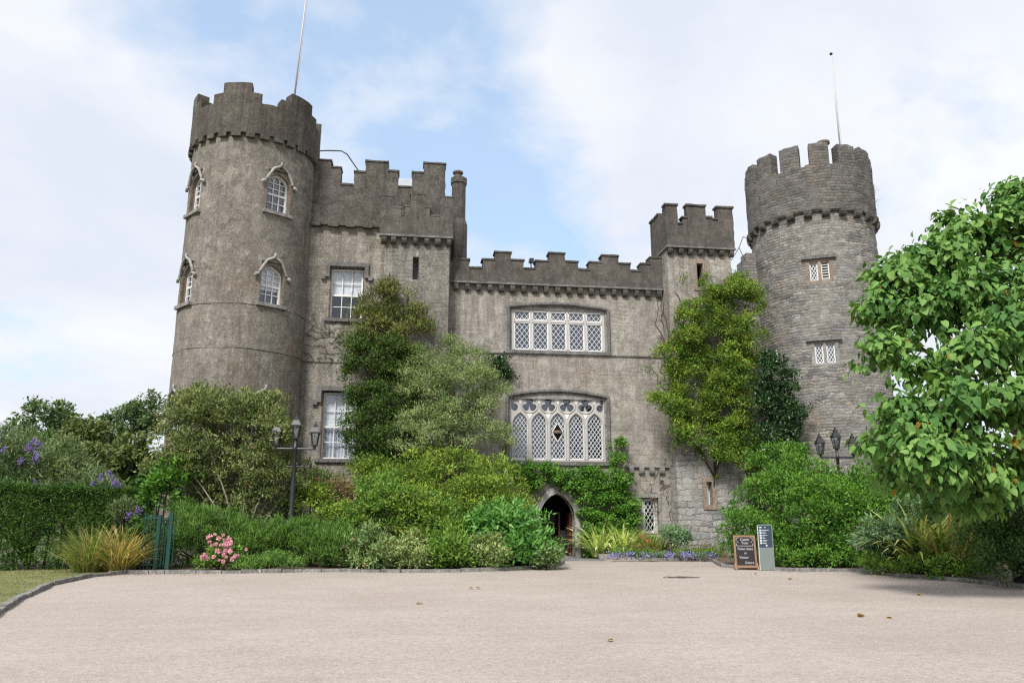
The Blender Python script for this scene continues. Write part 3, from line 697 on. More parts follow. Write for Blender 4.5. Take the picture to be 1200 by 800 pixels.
for (w_, lab, low, bl) in ((w3, 'sash window with white blind high on the left wing', 'none', .50), (w4, 'tall sash window with net curtain low on the left wing', 'net', .50)):
    o = sash_window(IdL, w_[0]+.04, w_[1]-.04, w_[2]+.02, w_[3]-.04, lab, False, bl, 3, 4, .2, low)
    rv = MB(IdL)
    rv.box(w_[0]+.002, w_[0]+.039, .01, .3, w_[2], w_[3]); rv.build('reveal', 'brownstone', o)
    x0_, x1_, zt_ = w_[0], w_[1], w_[3]
    hd = MB(IdL)
    hd.box(x0_-.17, x1_+.17, -.12, .04, zt_+.0, zt_+.17); hd.box(x0_-.17, x0_-.02, -.12, .04, zt_-.45, zt_-.003); hd.box(x1_+.02, x1_+.17, -.12, .04, zt_-.45, zt_-.003)
    hd.box(x0_-.34, x0_-.173, -.13, .04, zt_-.55, zt_-.36); hd.box(x1_+.173, x1_+.34, -.13, .04, zt_-.55, zt_-.36)
    hd.build('hood_mould', 'hood', o)
    mb = MB(IdL); mb.box(x0_-.15, x1_+.15, -.1, .18, w_[2]-.11, w_[2]+.018); mb.build('sill', 'hood', o)

# ---------------- square turret between wing and centre
xt0, xt1 = X(450.5, 300, YT), X(526.5, 300, YT)
zt_b = Z(490, 276, YT-.15)
sl = (X(483.5, 315, YT), X(490.5, 315, YT), Z(487, 327.5, YT), Z(487, 301, YT))
mb = MB(); mb.plate(rect(xt0, xt1, -.1, zt_b), [rect(*sl)[::-1]], YT, YT+.5); mb.box(xt0, xt0+.45, YT+.503, YL+.3, -.1, zt_b); mb.box(xt1-.45, xt1, YT+.503, YC+2.5, -.1, zt_b)
TU = mb.build('turret', 'turret', CA)
mb = MB(); mb.box(sl[0]-.1, sl[1]+.1, YT+.42, YT+.47, sl[2]-.1, sl[3]+.1); mb.build('arrow_slit', 'hood', TU)
YTP = YT-.2
seg = [(387, 442, 219), (442, 474, 268), (474, 487, 300), (487, 512, 263), (512, 577, 211), (577, 597, 268), (597, 640, 304), (640, 697, 223)]
tops = steps_px(seg, YTP, .275, 340, 170)
mb = MB(); mb.plate(rough(steps(tops, zt_b), .22, .02), (), YTP, YTP+.32)
zc1 = tops[-1][2]; mb.box(tops[-1][1]-.32, tops[-1][1], YTP+.323, YC+2.4, zt_b, zc1-.7); mb.box(tops[-1][1]-.32, tops[-1][1], YTP+1.2, YTP+2.0, zc1-.697, zc1-.05)
TP = mb.build('parapet', 'parapet', TU)
copings(TP, tops, YTP, YTP+.32, over=.02, th=.06)
mb = MB(); mb.box(tops[0][0], tops[-1][1], YTP-.05, YT+.02, zt_b-.09, zt_b-.004); mb.build('string_course', 'hood', TP)
for zx in (400, 441, 487, 535, 582, 629, 676): corbel(TU, X(340+.275*zx, 280, YT), YT, zt_b-.092, .2, .27, .22)
# chimney stack behind the turret
cc = at(537, 260, YC+2.6); CH = MB()
ztop = Z(537, 209, YC+2.6); rr = 9*pxm(250, 33)
CH.lathe([(rr*1.22, 0), (rr*1.22, Z(537, 265, YC+2.6)), (rr*.95, Z(537, 258, YC+2.6)), (rr*.95, ztop-.35), (rr*1.1, ztop-.3), (rr*1.1, ztop-.05), (rr*.9, ztop)], 8, (cc.x, cc.y, 0), .39)
CH = CH.build('chimney', 'parapet', CA)
mb = MB(); mb.lathe([(.17, ztop-.02), (.17, ztop+.18), (.24, ztop+.22), (.24, ztop+.3), (.15, ztop+.34)], 12, (cc.x-.05, cc.y, 0)); mb.build('chimney_pot', 'terracotta', CH)

# ---------------- round towers
def tangents(pl, pr, py):
    a = ray(pl, py); b2 = ray(pr, py); A = math.atan2(a.x, a.y); B = math.atan2(b2.x, b2.y); return (A+B)/2, (B-A)/2
def cyl_hit(px, py, c, r):
    d = ray(px, py); ox, oy = EYE.x-c.x, EYE.y-c.y
    a = d.x*d.x+d.y*d.y; b2 = ox*d.x+oy*d.y; q = ox*ox+oy*oy-r*r; disc = max(0, b2*b2-a*q); t_ = (-b2-math.sqrt(disc))/a
    return EYE+d*t_
def ang(p, c): return math.atan2(p.x-c.x, -(p.y-c.y))        # 0 faces -Y, positive to the right
def cyl(c, r, a, z): return Vector((c.x+r*math.sin(a), c.y-r*math.cos(a), z))
def tower_shaft(name, c, r, z0, z1, holes, material, da=R(2.2), dz=.16, amp=.012, depth=.42, parent=CA, zbase=None):
    A = set(np.round(np.arange(-math.pi, math.pi-1e-6, da), 5)); Zs = set(np.round(np.arange(z0, z1, dz), 4)) | {round(z1, 4)}
    for h in holes:
        A = {a for a in A if not any(abs(a-e) < da*.45 for e in h[:2])} | {h[0], h[1]}
        Zs = {z for z in Zs if not any(abs(z-e) < dz*.45 for e in h[2:])} | {h[2], h[3]}
    A = sorted(A); Zs = sorted(Zs); na = len(A)
    v = []
    hv = {}
    for z in Zs:
        for a in A:
            p = cyl(c, r, a, z); k = mnoise.noise(p*1.3)*amp+mnoise.noise(p*4.0)*amp*.8
            if any(h[0]-1e-4 <= a <= h[1]+1e-4 and h[2]-1e-3 <= z <= h[3]+1e-3 for h in holes): k = 0
            v.append(cyl(c, r+k, a, z))
    f = []
    def inside(i, j):
        a2 = A[(i+1) % na] if i+1 < na else math.pi*3; am = (A[i]+a2)/2 if i+1 < na else 9
        zm = (Zs[j]+Zs[j+1])/2
        return any(h[0] < am < h[1] and h[2] < zm < h[3] for h in holes)
    nz = len(Zs)
    mb = MB()
    for j in range(nz-1):
        for i in range(na):
            if inside(i, j): continue
            k = (i+1) % na; f.append((j*na+i, j*na+k, (j+1)*na+k, (j+1)*na+i))
    mb.add(v, f)
    for h in holes:          # reveals
        q = [cyl(c, rr_, a, z) for a, z in ((h[0], h[2]), (h[1], h[2]), (h[1], h[3]), (h[0], h[3])) for rr_ in (r, r-depth)]
        mb.add(q, [(0, 1, 3, 2), (2, 3, 5, 4), (4, 5, 7, 6), (6, 7, 1, 0)])
    me_o = mb.build(name, material, parent, smooth=False, fix=True)
    return me_o
def ring_wall(name, c, ri, ro, z0, segs, material, parent, da=R(2.5), amp=.015, top_j=.02):
    """battlement ring; segs = [(a0,a1,ztop)] round the full circle"""
    mb = MB()
    for si, (a0, a1, zt_) in enumerate(segs):
        n = max(1, round((a1-a0)/da)); nzs = max(2, int((zt_-z0)/.25))
        for i in range(n):
            b0, b1 = a0+(a1-a0)*i/n, a0+(a1-a0)*(i+1)/n
            def rj(a, z): p = cyl(c, ro, a, z); return ro+mnoise.noise(p*1.6)*amp+mnoise.noise(p*5)*amp*.7
            def tj(a): return zt_+mnoise.noise(Vector((math.sin(a)*9, math.cos(a)*9, zt_)))*top_j
            zl0 = [z0+(tj(b0)-z0)*k/nzs for k in range(nzs+1)]; zl1 = [z0+(tj(b1)-z0)*k/nzs for k in range(nzs+1)]
            vo = []
            for k in range(nzs+1): vo += [cyl(c, rj(b0, zl0[k]), b0, zl0[k]), cyl(c, rj(b1, zl1[k]), b1, zl1[k])]
            mb.add(vo, [(2*k, 2*k+1, 2*k+3, 2*k+2) for k in range(nzs)])
            vi = [cyl(c, ri, b0, z0), cyl(c, ri, b1, z0), cyl(c, ri, b1, zl1[-1]), cyl(c, ri, b0, zl0[-1])]; mb.add(vi, [(1, 0, 3, 2)])
            mb.add([vo[-2], vo[-1], vi[2], vi[3]], [(0, 1, 2, 3)])
            mb.add([vo[0], vo[1], vi[1], vi[0]], [(3, 2, 1, 0)])
        zn = segs[(si+1) % len(segs)][2]; lo, hi = min(zn, zt_), max(zn, zt_)
        if hi-lo > .01:
            p = [cyl(c, ro+.004, a1, lo-.02), cyl(c, ri, a1, lo-.02), cyl(c, ri, a1, hi), cyl(c, ro+.004, a1, hi)]
            mb.add(p, [(0, 1, 2, 3)] if zn < zt_ else [(3, 2, 1, 0)])
    return mb.build(name, material, parent, fix=False)

# left tower
am, ah = tangents(221.5, 375, 178); DLT = 30.6
cL = Vector((DLT*math.sin(am), DLT*math.cos(am), 0)); rLP = DLT*math.sin(ah); rL = rLP-.13
facing = -am                                             # angle on the tower that looks at the camera
def rowz(px, py, c, r): return cyl_hit(px, py, c, r).z
zLb = rowz(298, 157.5, cL, rL)                            # underside of the parapet at the front
zc_ = rowz(300, 120, cL, rLP); zhi = rowz(272, 96.5, cL, rLP); zst = rowz(290, 108, cL, rLP)
def toward(c): return math.atan2(EYE.x-c.x, -(EYE.y-c.y))
fL = toward(cL)
def wang(px, py, c, r): return ang(cyl_hit(px, py, c, r), c)
hLw = .92
rows = [(rowz(328, 250, cL, rL), rowz(328, 201.5, cL, rL)), (rowz(319, 357, cL, rL), rowz(319, 308, cL, rL)), (rowz(300, 520, cL, rL), rowz(300, 462, cL, rL))]
aR, aRr = wang(328, 226, cL, rL), wang(319, 333, cL, rL)
aRm = (aR+aRr)/2; aLm = (wang(229, 222, cL, rL)+wang(216, 332, cL, rL))/2
wins = [(aa, zz0, zz1) for zz0, zz1 in rows for aa in (aLm, aRm)]
holes = [(a-.5*hLw/rL, a+.5*hLw/rL, z0_, z1_+.02) for a, z0_, z1_ in wins]
TL = tower_shaft('round_tower', cL, rL, -.1, zLb+.05, holes, 'tower'); TL['label'] = 'tall brown roughcast round tower with ogee windows'
segs = []
for k in range(6):
    a0 = fL+R(-20+60*k)
    segs += [(a0-R(22), a0-R(12.5), zst), (a0-R(12.5), a0+R(12.5), zhi), (a0+R(12.5), a0+R(21.5), zst), (a0+R(21.5), a0+R(38), zc_)]
PL = ring_wall('parapet', cL, rLP-.45, rLP, zLb, segs, 'parapet_tower', TL)
mb = MB(); mb.lathe([(rLP-.44, zLb+.02), (rLP-.44, zLb+.3)], 48, cL); mb.build('tower_roof', 'slate', TL)
def ring_corbel(parent, c, r, a, z, wd, h, dp, material='corbel'):
    Xf = Matrix.Translation(cyl(c, r, a, 0)) @ Matrix.Rotation(a, 4, 'Z')
    return corbel(parent, 0, 0, z, wd, h, dp, Xf, material)
n = 30
for k in range(n):
    a = fL+R(6)+2*math.pi*k/n; Xf = Matrix.Translation(cyl(cL, rL, a, 0)) @ Matrix.Rotation(a, 4, 'Z')
    mb = MB(Xf); wd = .34*random.uniform(.85, 1.1); mb.box(-wd/2, wd/2, -.15, .08, zLb-.17*random.uniform(.9, 1.15), zLb-.003); mb.build('corbel', 'corbel', TL)
for py, px in ((355, 270), (407, 268)):
    z = rowz(px, py, cL, rL); mb = MB(); mb.tube([cyl(cL, rL-.012, a, z+.01*math.sin(a*7)) for a in np.linspace(-math.pi, math.pi, 97)], .026, 5, False); mb.build('joint_line', 'corbel', TL)
def ogee(x0, x1, z0, zs, za, n=8):
    c = (x0+x1)/2; hw = (x1-x0)/2
    l = [(c-hw*(1-t_)**.55 if t_ < .72 else c-hw*(1-.72)**.55*(1-(t_-.72)/.28)**1.6, zs+(za-zs)*t_) for t_ in np.linspace(0, 1, 15)]
    return l+[(2*c-x, z) for x, z in l[:-1]][::-1]
for i, (a, z0_, z1_) in enumerate(wins):
    side = ('left', 'right')[i % 2]; row = ('upper', 'middle', 'lower')[i//2]
    Xf = Matrix.Translation(cyl(cL, rL, a, 0)) @ Matrix.Rotation(a, 4, 'Z'); hw = hLw/2
    o = sash_window(Xf, -hw+.03, hw-.03, z0_+.03, z1_-.06, '%s gothic sash window on the %s side of the brown tower' % (row, side), True, .62 if (i == 3 or i == 4) else (.0), 3, 4, .24)
    zs = z1_-.06-(hLw-.06)*.40
    head = rect(-hw+.004, hw-.004, zs-.05, z1_+.012); inn = pointed(-hw+.04, hw-.04, zs-.049, zs, z1_-.06)
    arch_in = [(x, z) for x, z in inn[1:]]+[inn[0]]
    # head slab with the pointed opening cut out of its lower edge
    hl = [(-hw+.004, zs-.049), (-hw+.004, z1_+.012), (hw-.004, z1_+.012), (hw-.004, zs-.049)]
    ring = arch_in[::1]   # right foot, up, over, left foot
    mb = MB(Xf); mb.plate(hl+ring, (), .075, .28); mb.build('surround', 'tower', o)
    mb = MB(Xf); mb.box(-hw+.003, -hw+.03, .07, .4, z0_+.02, zs-.05); mb.box(hw-.03, hw-.003, .07, .4, z0_+.02, zs-.05); mb.build('reveal', 'brownstone', o)
    og_ = ogee(-hw-.08, hw+.08, z0_, zs-.10, z1_+.42); mb = MB(Xf)
    og_ = ogee(-hw-.07, hw+.07, 0, zs-.02, z1_+.26)
    mb.tube([(x, -.06+.5*x*x/rL, z) for x, z in og_], [.055]*len(og_), 6)
    for sg in (-1, 1): mb.tube([(sg*(hw+.08), -.02, zs-.08), (sg*(hw+.2), -.0, zs-.12), (sg*(hw+.24), .02, zs-.2)], [.065, .065, .055], 6)
    mb.tube([(0, -.06, z1_+.2), (0, -.06, z1_+.38)], [.075, .03], 6)
    mb.build('hood_mould', 'ring', o, smooth=True)
    mb = MB(Xf); mb.box(-hw-.12, hw+.12, -.075, .2, z0_-.11, z0_+.02); mb.build('sill', 'dressed', o)

# right tower
am, ah = tangents(874.5, 1026, 240); DRT = 35.5
cR = Vector((DRT*math.sin(am), DRT*math.cos(am), 0)); rRP = DRT*math.sin(ah); rR = rRP-.12
ctr = (cR.x-3, cR.y-30)
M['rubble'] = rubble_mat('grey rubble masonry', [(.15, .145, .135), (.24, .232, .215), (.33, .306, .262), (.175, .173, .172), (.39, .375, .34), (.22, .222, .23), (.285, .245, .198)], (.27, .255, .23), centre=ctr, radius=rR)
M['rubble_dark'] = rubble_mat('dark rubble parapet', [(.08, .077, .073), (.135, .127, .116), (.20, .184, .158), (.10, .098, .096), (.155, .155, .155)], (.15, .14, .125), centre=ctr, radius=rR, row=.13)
M['rubble_pale'] = rubble_mat('pale limestone rubble', [(.24, .24, .235), (.38, .365, .34), (.30, .30, .30), (.45, .435, .40), (.21, .215, .225), (.35, .325, .28)], (.40, .38, .34), row=.23, wid=(.30, .45), dirt=.25, mw=.03, wob=.24)
fR = toward(cR); zRb = rowz(951, 247, cR, rR)
zrc = rowz(938, 195, cR, rRP); zrm = rowz(933, 173.5, cR, rRP)
w6 = [(960.5, 316.5, 303, 330.5), (967, 413, 399, 428)]
wr = []
for px, pm, pt_, pb in w6:
    a = wang(px, pm, cR, rR); wr.append((a, rowz(px, pb, cR, rR), rowz(px, pt_, cR, rR)))
hwR = .52
holes = [(a-hwR/rR, a+hwR/rR, z0_, z1_) for a, z0_, z1_ in wr]
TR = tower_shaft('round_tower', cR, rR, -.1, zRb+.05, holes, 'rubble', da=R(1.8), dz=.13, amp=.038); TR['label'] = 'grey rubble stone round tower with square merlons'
segs = []
for k in range(14):
    a0 = fR+R(-13.5+25.714*k); zz_ = zrm+random.uniform(-.1, .12); hw_ = R(8.9+random.uniform(-.7, .7)); e = R(25.714/2)
    segs += [(a0-e, a0-hw_, zrc+random.uniform(-.08, .08)), (a0-hw_, a0+hw_, zz_), (a0+hw_, a0+e, zrc+random.uniform(-.08, .08))]
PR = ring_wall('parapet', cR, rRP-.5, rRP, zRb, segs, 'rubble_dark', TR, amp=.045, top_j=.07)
mb = MB(); mb.lathe([(rRP-.49, zRb+.02), (rRP-.49, zRb+.4)], 48, cR); mb.build('tower_roof', 'slate', TR)
mb = MB(); mb.tube([cyl(cR, rR+.05, a, zRb-.03) for a in np.linspace(-math.pi, math.pi, 97)], .06, 6, False); mb.build('string_course', 'corbel', TR)
for k in range(24): ring_corbel(TR, cR, rR, fR+R(-1.6+15*k), zRb-.02+random.uniform(-.02, .02), .30, .30, .22)
p = cyl_hit(969, 173, cR, rRP); mb = MB(); mb.lathe([(.16, zrm-.1), (.16, zrm+.22), (.27, zrm+.26), (.27, zrm+.36), (.13, zrm+.42)], 12, (p.x+.15, p.y+.5, 0)); mb.build('chimney_pot', 'terracotta', TR)
for (a, z0_, z1_), lab in zip(wr, ('upper two light tower window, one light louvred', 'lower two light tower window with leaded lattice')):
    Xf = Matrix.Translation(cyl(cR, rR, a, 0)) @ Matrix.Rotation(a, 4, 'Z')
    cells = [(-hwR+.14, -.06, z0_+.1, z1_-.1), (.06, hwR-.14, z0_+.1, z1_-.1)]
    mb = MB(Xf); mb.plate(rect(-hwR+.003, hwR-.003, z0_+.003, z1_-.003), [rect(*c)[::-1] for c in cells], .05, .3)
    o = mb.build('window', 'sandstone' if 'louvred' in lab else 'dressed', CA); o['label'] = lab
    wf = MB(Xf); la = MB(Xf); pn = MB(Xf); lv = MB(Xf)
    for i, c in enumerate(cells):
        wf.outline([(c[0]+.02, c[2]+.02), (c[1]-.02, c[2]+.02), (c[1]-.02, c[3]-.02), (c[0]+.02, c[3]-.02)], .045, .14, .2)
        if i == 1 and 'louvred' in lab:
            k = c[2]+.06
            while k < c[3]-.06: lv.add([(c[0]+.03, .13, k), (c[1]-.03, .13, k), (c[1]-.03, .2, k+.055), (c[0]+.03, .2, k+.055), (c[0]+.03, .13, k+.03), (c[1]-.03, .13, k+.03), (c[1]-.03, .2, k+.085), (c[0]+.03, .2, k+.085)], [(0, 1, 2, 3), (4, 5, 6, 7), (0, 1, 5, 4), (2, 3, 7, 6)]); k += .115
        else:
            lattice(la, rect(c[0]+.04, c[1]-.04, c[2]+.04, c[3]-.04), 2, 1.7, .022, .16, .18); pn.box(c[0], c[1], .19, .195, c[2], c[3])
    wf.build('casement', 'white', o); la.build('lattice', 'lead', o); pn.build('pane', 'glass', o)
    if lv.v: lv.build('louvre', 'tracery', o)
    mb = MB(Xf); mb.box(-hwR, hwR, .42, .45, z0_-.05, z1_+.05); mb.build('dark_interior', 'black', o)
    mb = MB(Xf); mb.box(-hwR-.16, hwR+.16, -.06, .1, z1_+.01, z1_+.15); mb.build('hood_mould', 'hood', o)

# ---------------- right square turret
xr0, xr1 = X(781.5, 300, YR), X(856, 300, YR)
zr_b = Z(820, 289.5, YR-.15); zsplit = Z(815, 530, YR)
s1 = (X(816.5, 322, YR), X(824, 322, YR), Z(820, 336, YR), Z(820, 308.5, YR)); s2 = (X(827.5, 578, YR), X(834.5, 578, YR), Z(831, 592, YR), Z(831, 564, YR))
mb = MB(); mb.plate(rect(xr0, xr1, zsplit, zr_b), [rect(*s1)[::-1]], YR, YR+.5); mb.box(xr0, xr0+.45, YR+.503, YR+2.3, zsplit, zr_b); mb.box(xr1-.45, xr1, YR+.503, YR+2.3, zsplit, zr_b)
TU2 = mb.build('turret', 'wall', CA); TU2['label'] = 'pale square turret with corbelled battlements'
mb = MB(); mb.plate(rect(xr0-.03, xr1+.03, -.1, zsplit-.003), [rect(*s2)[::-1]], YR-.04, YR+.5); mb.box(xr0-.03, xr0+.45, YR+.503, YR+1.5, -.1, zsplit-.003); mb.box(xr1-.45, xr1+.03, YR+.503, YR+1.5, -.1, zsplit-.003); mb.build('turret_base', 'rubble_pale', TU2)
for s_, yy in ((s1, 0), (s2, -.04)):
    Xf = Matrix.Translation((0, YR+yy, 0)); mb = MB(Xf); q = .16
    mb.plate(rect(s_[0]-q, s_[1]+q, s_[2]-q, s_[3]+q), [rect(s_[0]+.01, s_[1]-.01, s_[2]+.01, s_[3]-.01)[::-1]], -.035, .18)
    o = mb.build('slit_window', 'sandstone', TU2)
    mb = MB(Xf); mb.box(s_[0]-.1, s_[1]+.1, .45, .48, s_[2]-.1, s_[3]+.1); mb.build('dark_interior', 'black', o) if False else None
mb = MB(); mb.box(s1[0]-.1, s1[1]+.1, YR+.40, YR+.44, s1[2]-.1, s1[3]+.1); mb.box(s2[0]-.1, s2[1]+.1, YR+.40, YR+.44, s2[2]-.1, s2[3]+.1); mb.build('dark_interior', 'black', TU2)
mb = MB(); xm = (s2[0]+s2[1])/2; mb.box(xm-.05, xm-.015, YR+.08, YR+.12, s2[2]+.02, s2[3]-.02); mb.box(xm+.015, xm+.10, YR+.2, YR+.21, s2[2]+.02, s2[3]-.02); mb.build('casement', 'white', TU2)
YRP = YR-.2
seg = [(113, 165, 346), (165, 190, 428), (190, 210, 402), (210, 290, 350), (290, 318, 402), (318, 345, 410), (345, 412, 358)]
tops = steps_px(seg, YRP, .2625, 750, 150)
mb = MB(); mb.plate(rough(steps(tops, zr_b), .22, .02), (), YRP, YRP+.3)
xa, xb = tops[0][0], tops[-1][1]; zt_ = tops[0][2]; zc2 = tops[1][2]; DP = 2.1
for xx0, xx1 in ((xa, xa+.3), (xb-.3, xb)):
    mb.box(xx0, xx1, YRP+.303, YRP+DP, zr_b, zc2); mb.box(xx0, xx1, YRP+.303, YRP+.45, zc2+.003, zt_); mb.box(xx0, xx1, YRP+.95, YRP+1.45, zc2+.003, zt_-.05); mb.box(xx0, xx1, YRP+DP-.4, YRP+DP, zc2+.003, zt_-.02)
mb.box(xa+.303, xb-.303, YRP+DP-.3, YRP+DP, zr_b, zc2); mb.box(xa+1.1, xb-1.0, YRP+DP-.3, YRP+DP, zc2+.003, zt_-.05)
P2 = mb.build('parapet', 'parapet', TU2)
copings(P2, tops, YRP, YRP+.3, over=.05, th=.08); mb = MB(); mb.box(xa-.05, xa+.33, YRP+.95, YRP+1.5, zt_-.046, zt_+.03); mb.build('coping', 'corbel', P2); mb = MB(); mb.box(xa-.05, xa+.33, YRP+DP-.45, YRP+DP+.04, zt_-.017, zt_+.06); mb.build('coping', 'corbel', P2)
mb = MB(); mb.box(xa-.03, xb+.03, YRP-.04, YR+.02, zr_b-.08, zr_b-.003); mb.box(xa-.03, xr0-.003, YR+.023, YRP+DP, zr_b-.08, zr_b-.003); mb.build('string_course', 'hood', P2)
for zx in (130, 177, 220, 265, 312, 358, 402): corbel(TU2, X(750+.2625*zx, 293, YR), YR, zr_b-.082, .2, .25, .2)
mb = MB(); mb.box(xr0+.4, xr1-.4, YR+.6, YR+2.2, zr_b-.4, zr_b+.1); mb.build('turret_roof', 'slate', TU2)
# wall linking turret and rubble tower with a broken stepped top
YK = YR+1.9
tp = [(X(840, 335, YK), X(866, 335, YK), Z(860, 330, YK)), (X(866, 335, YK), X(872, 335, YK), Z(870, 318, YK)), (X(872, 335, YK), X(877, 335, YK), Z(875, 306, YK)), (X(877, 335, YK), X(892, 335, YK), Z(880, 296, YK))]
mb = MB(); mb.plate(rough(steps(tp, -.1), .3, .03), (), YK, YK+.6); mb.build('link_wall', 'rubble', CA)

# ================================================================== things on the castle
def flagpole(px, pyb, pxt, pyt, D, label, knob=True):
    a = atd(px, pyb, D); b2 = atd(pxt, pyt, D); b2.y = a.y; d_ = (b2-a); base = a-d_*.05
    o = empty('flagpole', base, label, 'flagpole', 'flagpoles on the towers')
    mb = MB(); mb.tube([base, a+d_*.5, b2], [.042, .036, .022], 8); mb.build('pole', 'pole', o, True)
    mb = MB(); mb.lathe([(.02, -.05), (.08, 0), (.08, .06), (.02, .12)], 8, b2); mb.build('finial', 'iron', o, True)
    mb = MB(); mb.tube([base+Vector((.1, 0, .6)), b2+Vector((.05, -.02, -.1))], .012, 4); mb.build('halyard', 'pole', o)
flagpole(346, 106, 361, -25, 31.2, 'white flagpole rising above the brown round tower, top out of view')
flagpole(985, 178, 974, 64, 36, 'slim white flagpole standing on the grey rubble tower')
o = empty('security_camera', at(623, 312, YC+.2), 'small dark security camera on the central battlements', 'camera')
b0 = at(623, 318, YC+.2); b1 = at(622, 308, YC+.2)
mb = MB(); mb.tube([b0, b1, b1+Vector((.1, 0, .02))], .025, 6); mb.build('bracket', 'iron', o)
mb = MB(); mb.box(b1.x-.08, b1.x+.10, b1.y-.22, b1.y+.1, b1.z-.0, b1.z+.14); mb.build('camera_body', 'iron', o)
mb = MB(); mb.tube([at(374, 177, YL-.3), at(385, 176.5, YL-.3), at(400, 177, YL-.2), at(407, 181, YL-.1), at(413, 190, YL), at(420, 200, YL)], .025, 6)
tag(mb.build('conduit', 'iron'), 'thin dark cable looping from round tower to wing battlements', 'cable')
o = empty('aerial', at(861, 300, YR+1.5), 'thin wire aerial beside the pale square turret', 'aerial')
mb = MB(); mb.tube([at(857, 305, YR+1.5), at(866, 290, YR+1.5), at(871, 277, YR+1.5)], .018, 5); mb.build('mast', 'iron', o)
mb = MB(); mb.tube([at(866, 290, YR+1.5), at(873, 305, YR+1.5)], .015, 5); mb.tube([at(871, 277, YR+1.5), at(876, 280, YR+1.5)], .015, 5); mb.build('stay', 'iron', o)

# ================================================================== FOLIAGE
SH = {
 'oval': ([(0, 0, 0), (.45, 1, .07), (1, 0, -.08), (.45, -1, .07)], [(0, 2, 1), (0, 3, 2)]),
 'long': ([(0, 0, 0), (.35, 1, .04), (1, 0, -.18), (.35, -1, .04)], [(0, 2, 1), (0, 3, 2)]),
 'heart': ([(0, 0, 0), (-.07, .6, .02), (.25, 1, .07), (.62, .70, .03), (1, 0, -.14), (.62, -.70, .03), (.25, -1, .07), (-.07, -.6, .02)], [(0, 3, 2, 1), (0, 4, 3), (0, 5, 4), (0, 7, 6, 5)]),
}
def nrm(a): return a/np.maximum(np.linalg.norm(a, axis=1, keepdims=True), 1e-9)
def leaf_mesh(name, material, parent, P, D, N, L, Wd, shape, rnd, rnd2):
    D = nrm(D); N = nrm(N-D*np.sum(N*D, 1, keepdims=True)); Sd = np.cross(D, N)
    tv, tf = SH[shape]; nv = len(tv); n = len(P); o0 = np.array(wloc(parent)) if parent else np.zeros(3)
    V = np.empty((n, nv, 3))
    for i, (u, v, q) in enumerate(tv): V[:, i] = P-o0+D*(u*L)[:, None]+Sd*(v*.5*Wd)[:, None]+N*(q*L)[:, None]
    me = bpy.data.meshes.new(name); me.vertices.add(n*nv); me.vertices.foreach_set('co', V.reshape(-1).astype(np.float32))
    idx = []; st = []; tot = []; k = 0
    fl = np.concatenate([np.array(f) for f in tf]); lens = [len(f) for f in tf]
    loops = (np.arange(n)[:, None]*nv+fl[None, :]).reshape(-1)
    me.loops.add(len(loops)); me.loops.foreach_set('vertex_index', loops.astype(np.int32))
    me.polygons.add(n*len(tf)); starts = np.concatenate([[0], np.cumsum(lens)[:-1]])
    st = (np.arange(n)[:, None]*len(fl)+starts[None, :]).reshape(-1); me.polygons.foreach_set('loop_start', st.astype(np.int32))
    me.polygons.foreach_set('loop_total', np.tile(lens, n).astype(np.int32)); me.update(calc_edges=True)
    for nm, val in (('rnd', rnd), ('rnd2', rnd2)):
        at_ = me.attributes.new(nm, 'FLOAT', 'POINT'); at_.data.foreach_set('value', np.repeat(val, nv).astype(np.float32))
    return link_mesh(name, me, material, parent)
def clumps_from_blobs(blobs, K, back=.35, low=-.6, inner=.2):
    """clump centres with outward directions spread over a set of ellipsoids"""
    wts = np.array([b2[1][0]*b2[1][2]+b2[1][1]*b2[1][2]+b2[1][0]*b2[1][1] for b2 in blobs]); wts = wts/wts.sum()
    C = []; O = []
    while len(C) < K:
        k = rng.choice(len(blobs), p=wts); c, r = blobs[k]
        u = rng.normal(size=3); u /= np.linalg.norm(u)
        if u[2] < low: continue
        if u[1] > .35 and rng.random() > back: continue
        rho = rng.uniform(.76, 1.03) if rng.random() > inner else rng.uniform(.35, .8)
        nse = 1+.30*mnoise.noise(Vector(u)*2.1+Vector(c)*.37)+.16*mnoise.noise(Vector(u)*5.5+Vector(c)*.7)
        p = np.array(c)+u*np.array(r)*rho*nse
        if p[2] < .06: continue
        o = u/np.array(r); o /= np.linalg.norm(o); C.append(p); O.append(o)
    return np.array(C), np.array(O)
def lobed(blobs, m=8, size=.40, core=.88):
    out = []
    for c, r in blobs:
        out.append((c, tuple(x*core for x in r)))
        for _ in range(m):
            u = rng.normal(size=3); u /= np.linalg.norm(u)
            if u[2] < -.35: u[2] *= -.6
            if u[1] > .3: u[1] *= -1
            k = size*rng.uniform(.7, 1.3); rr = (r[0]*k, min(r[1], r[0])*k*1.1, (r[2]*.5+r[0]*.35)*k*1.05)
            p = np.array(c)+u*np.array(r)*(.98-k*.45); out.append((tuple(p), rr))
    return out
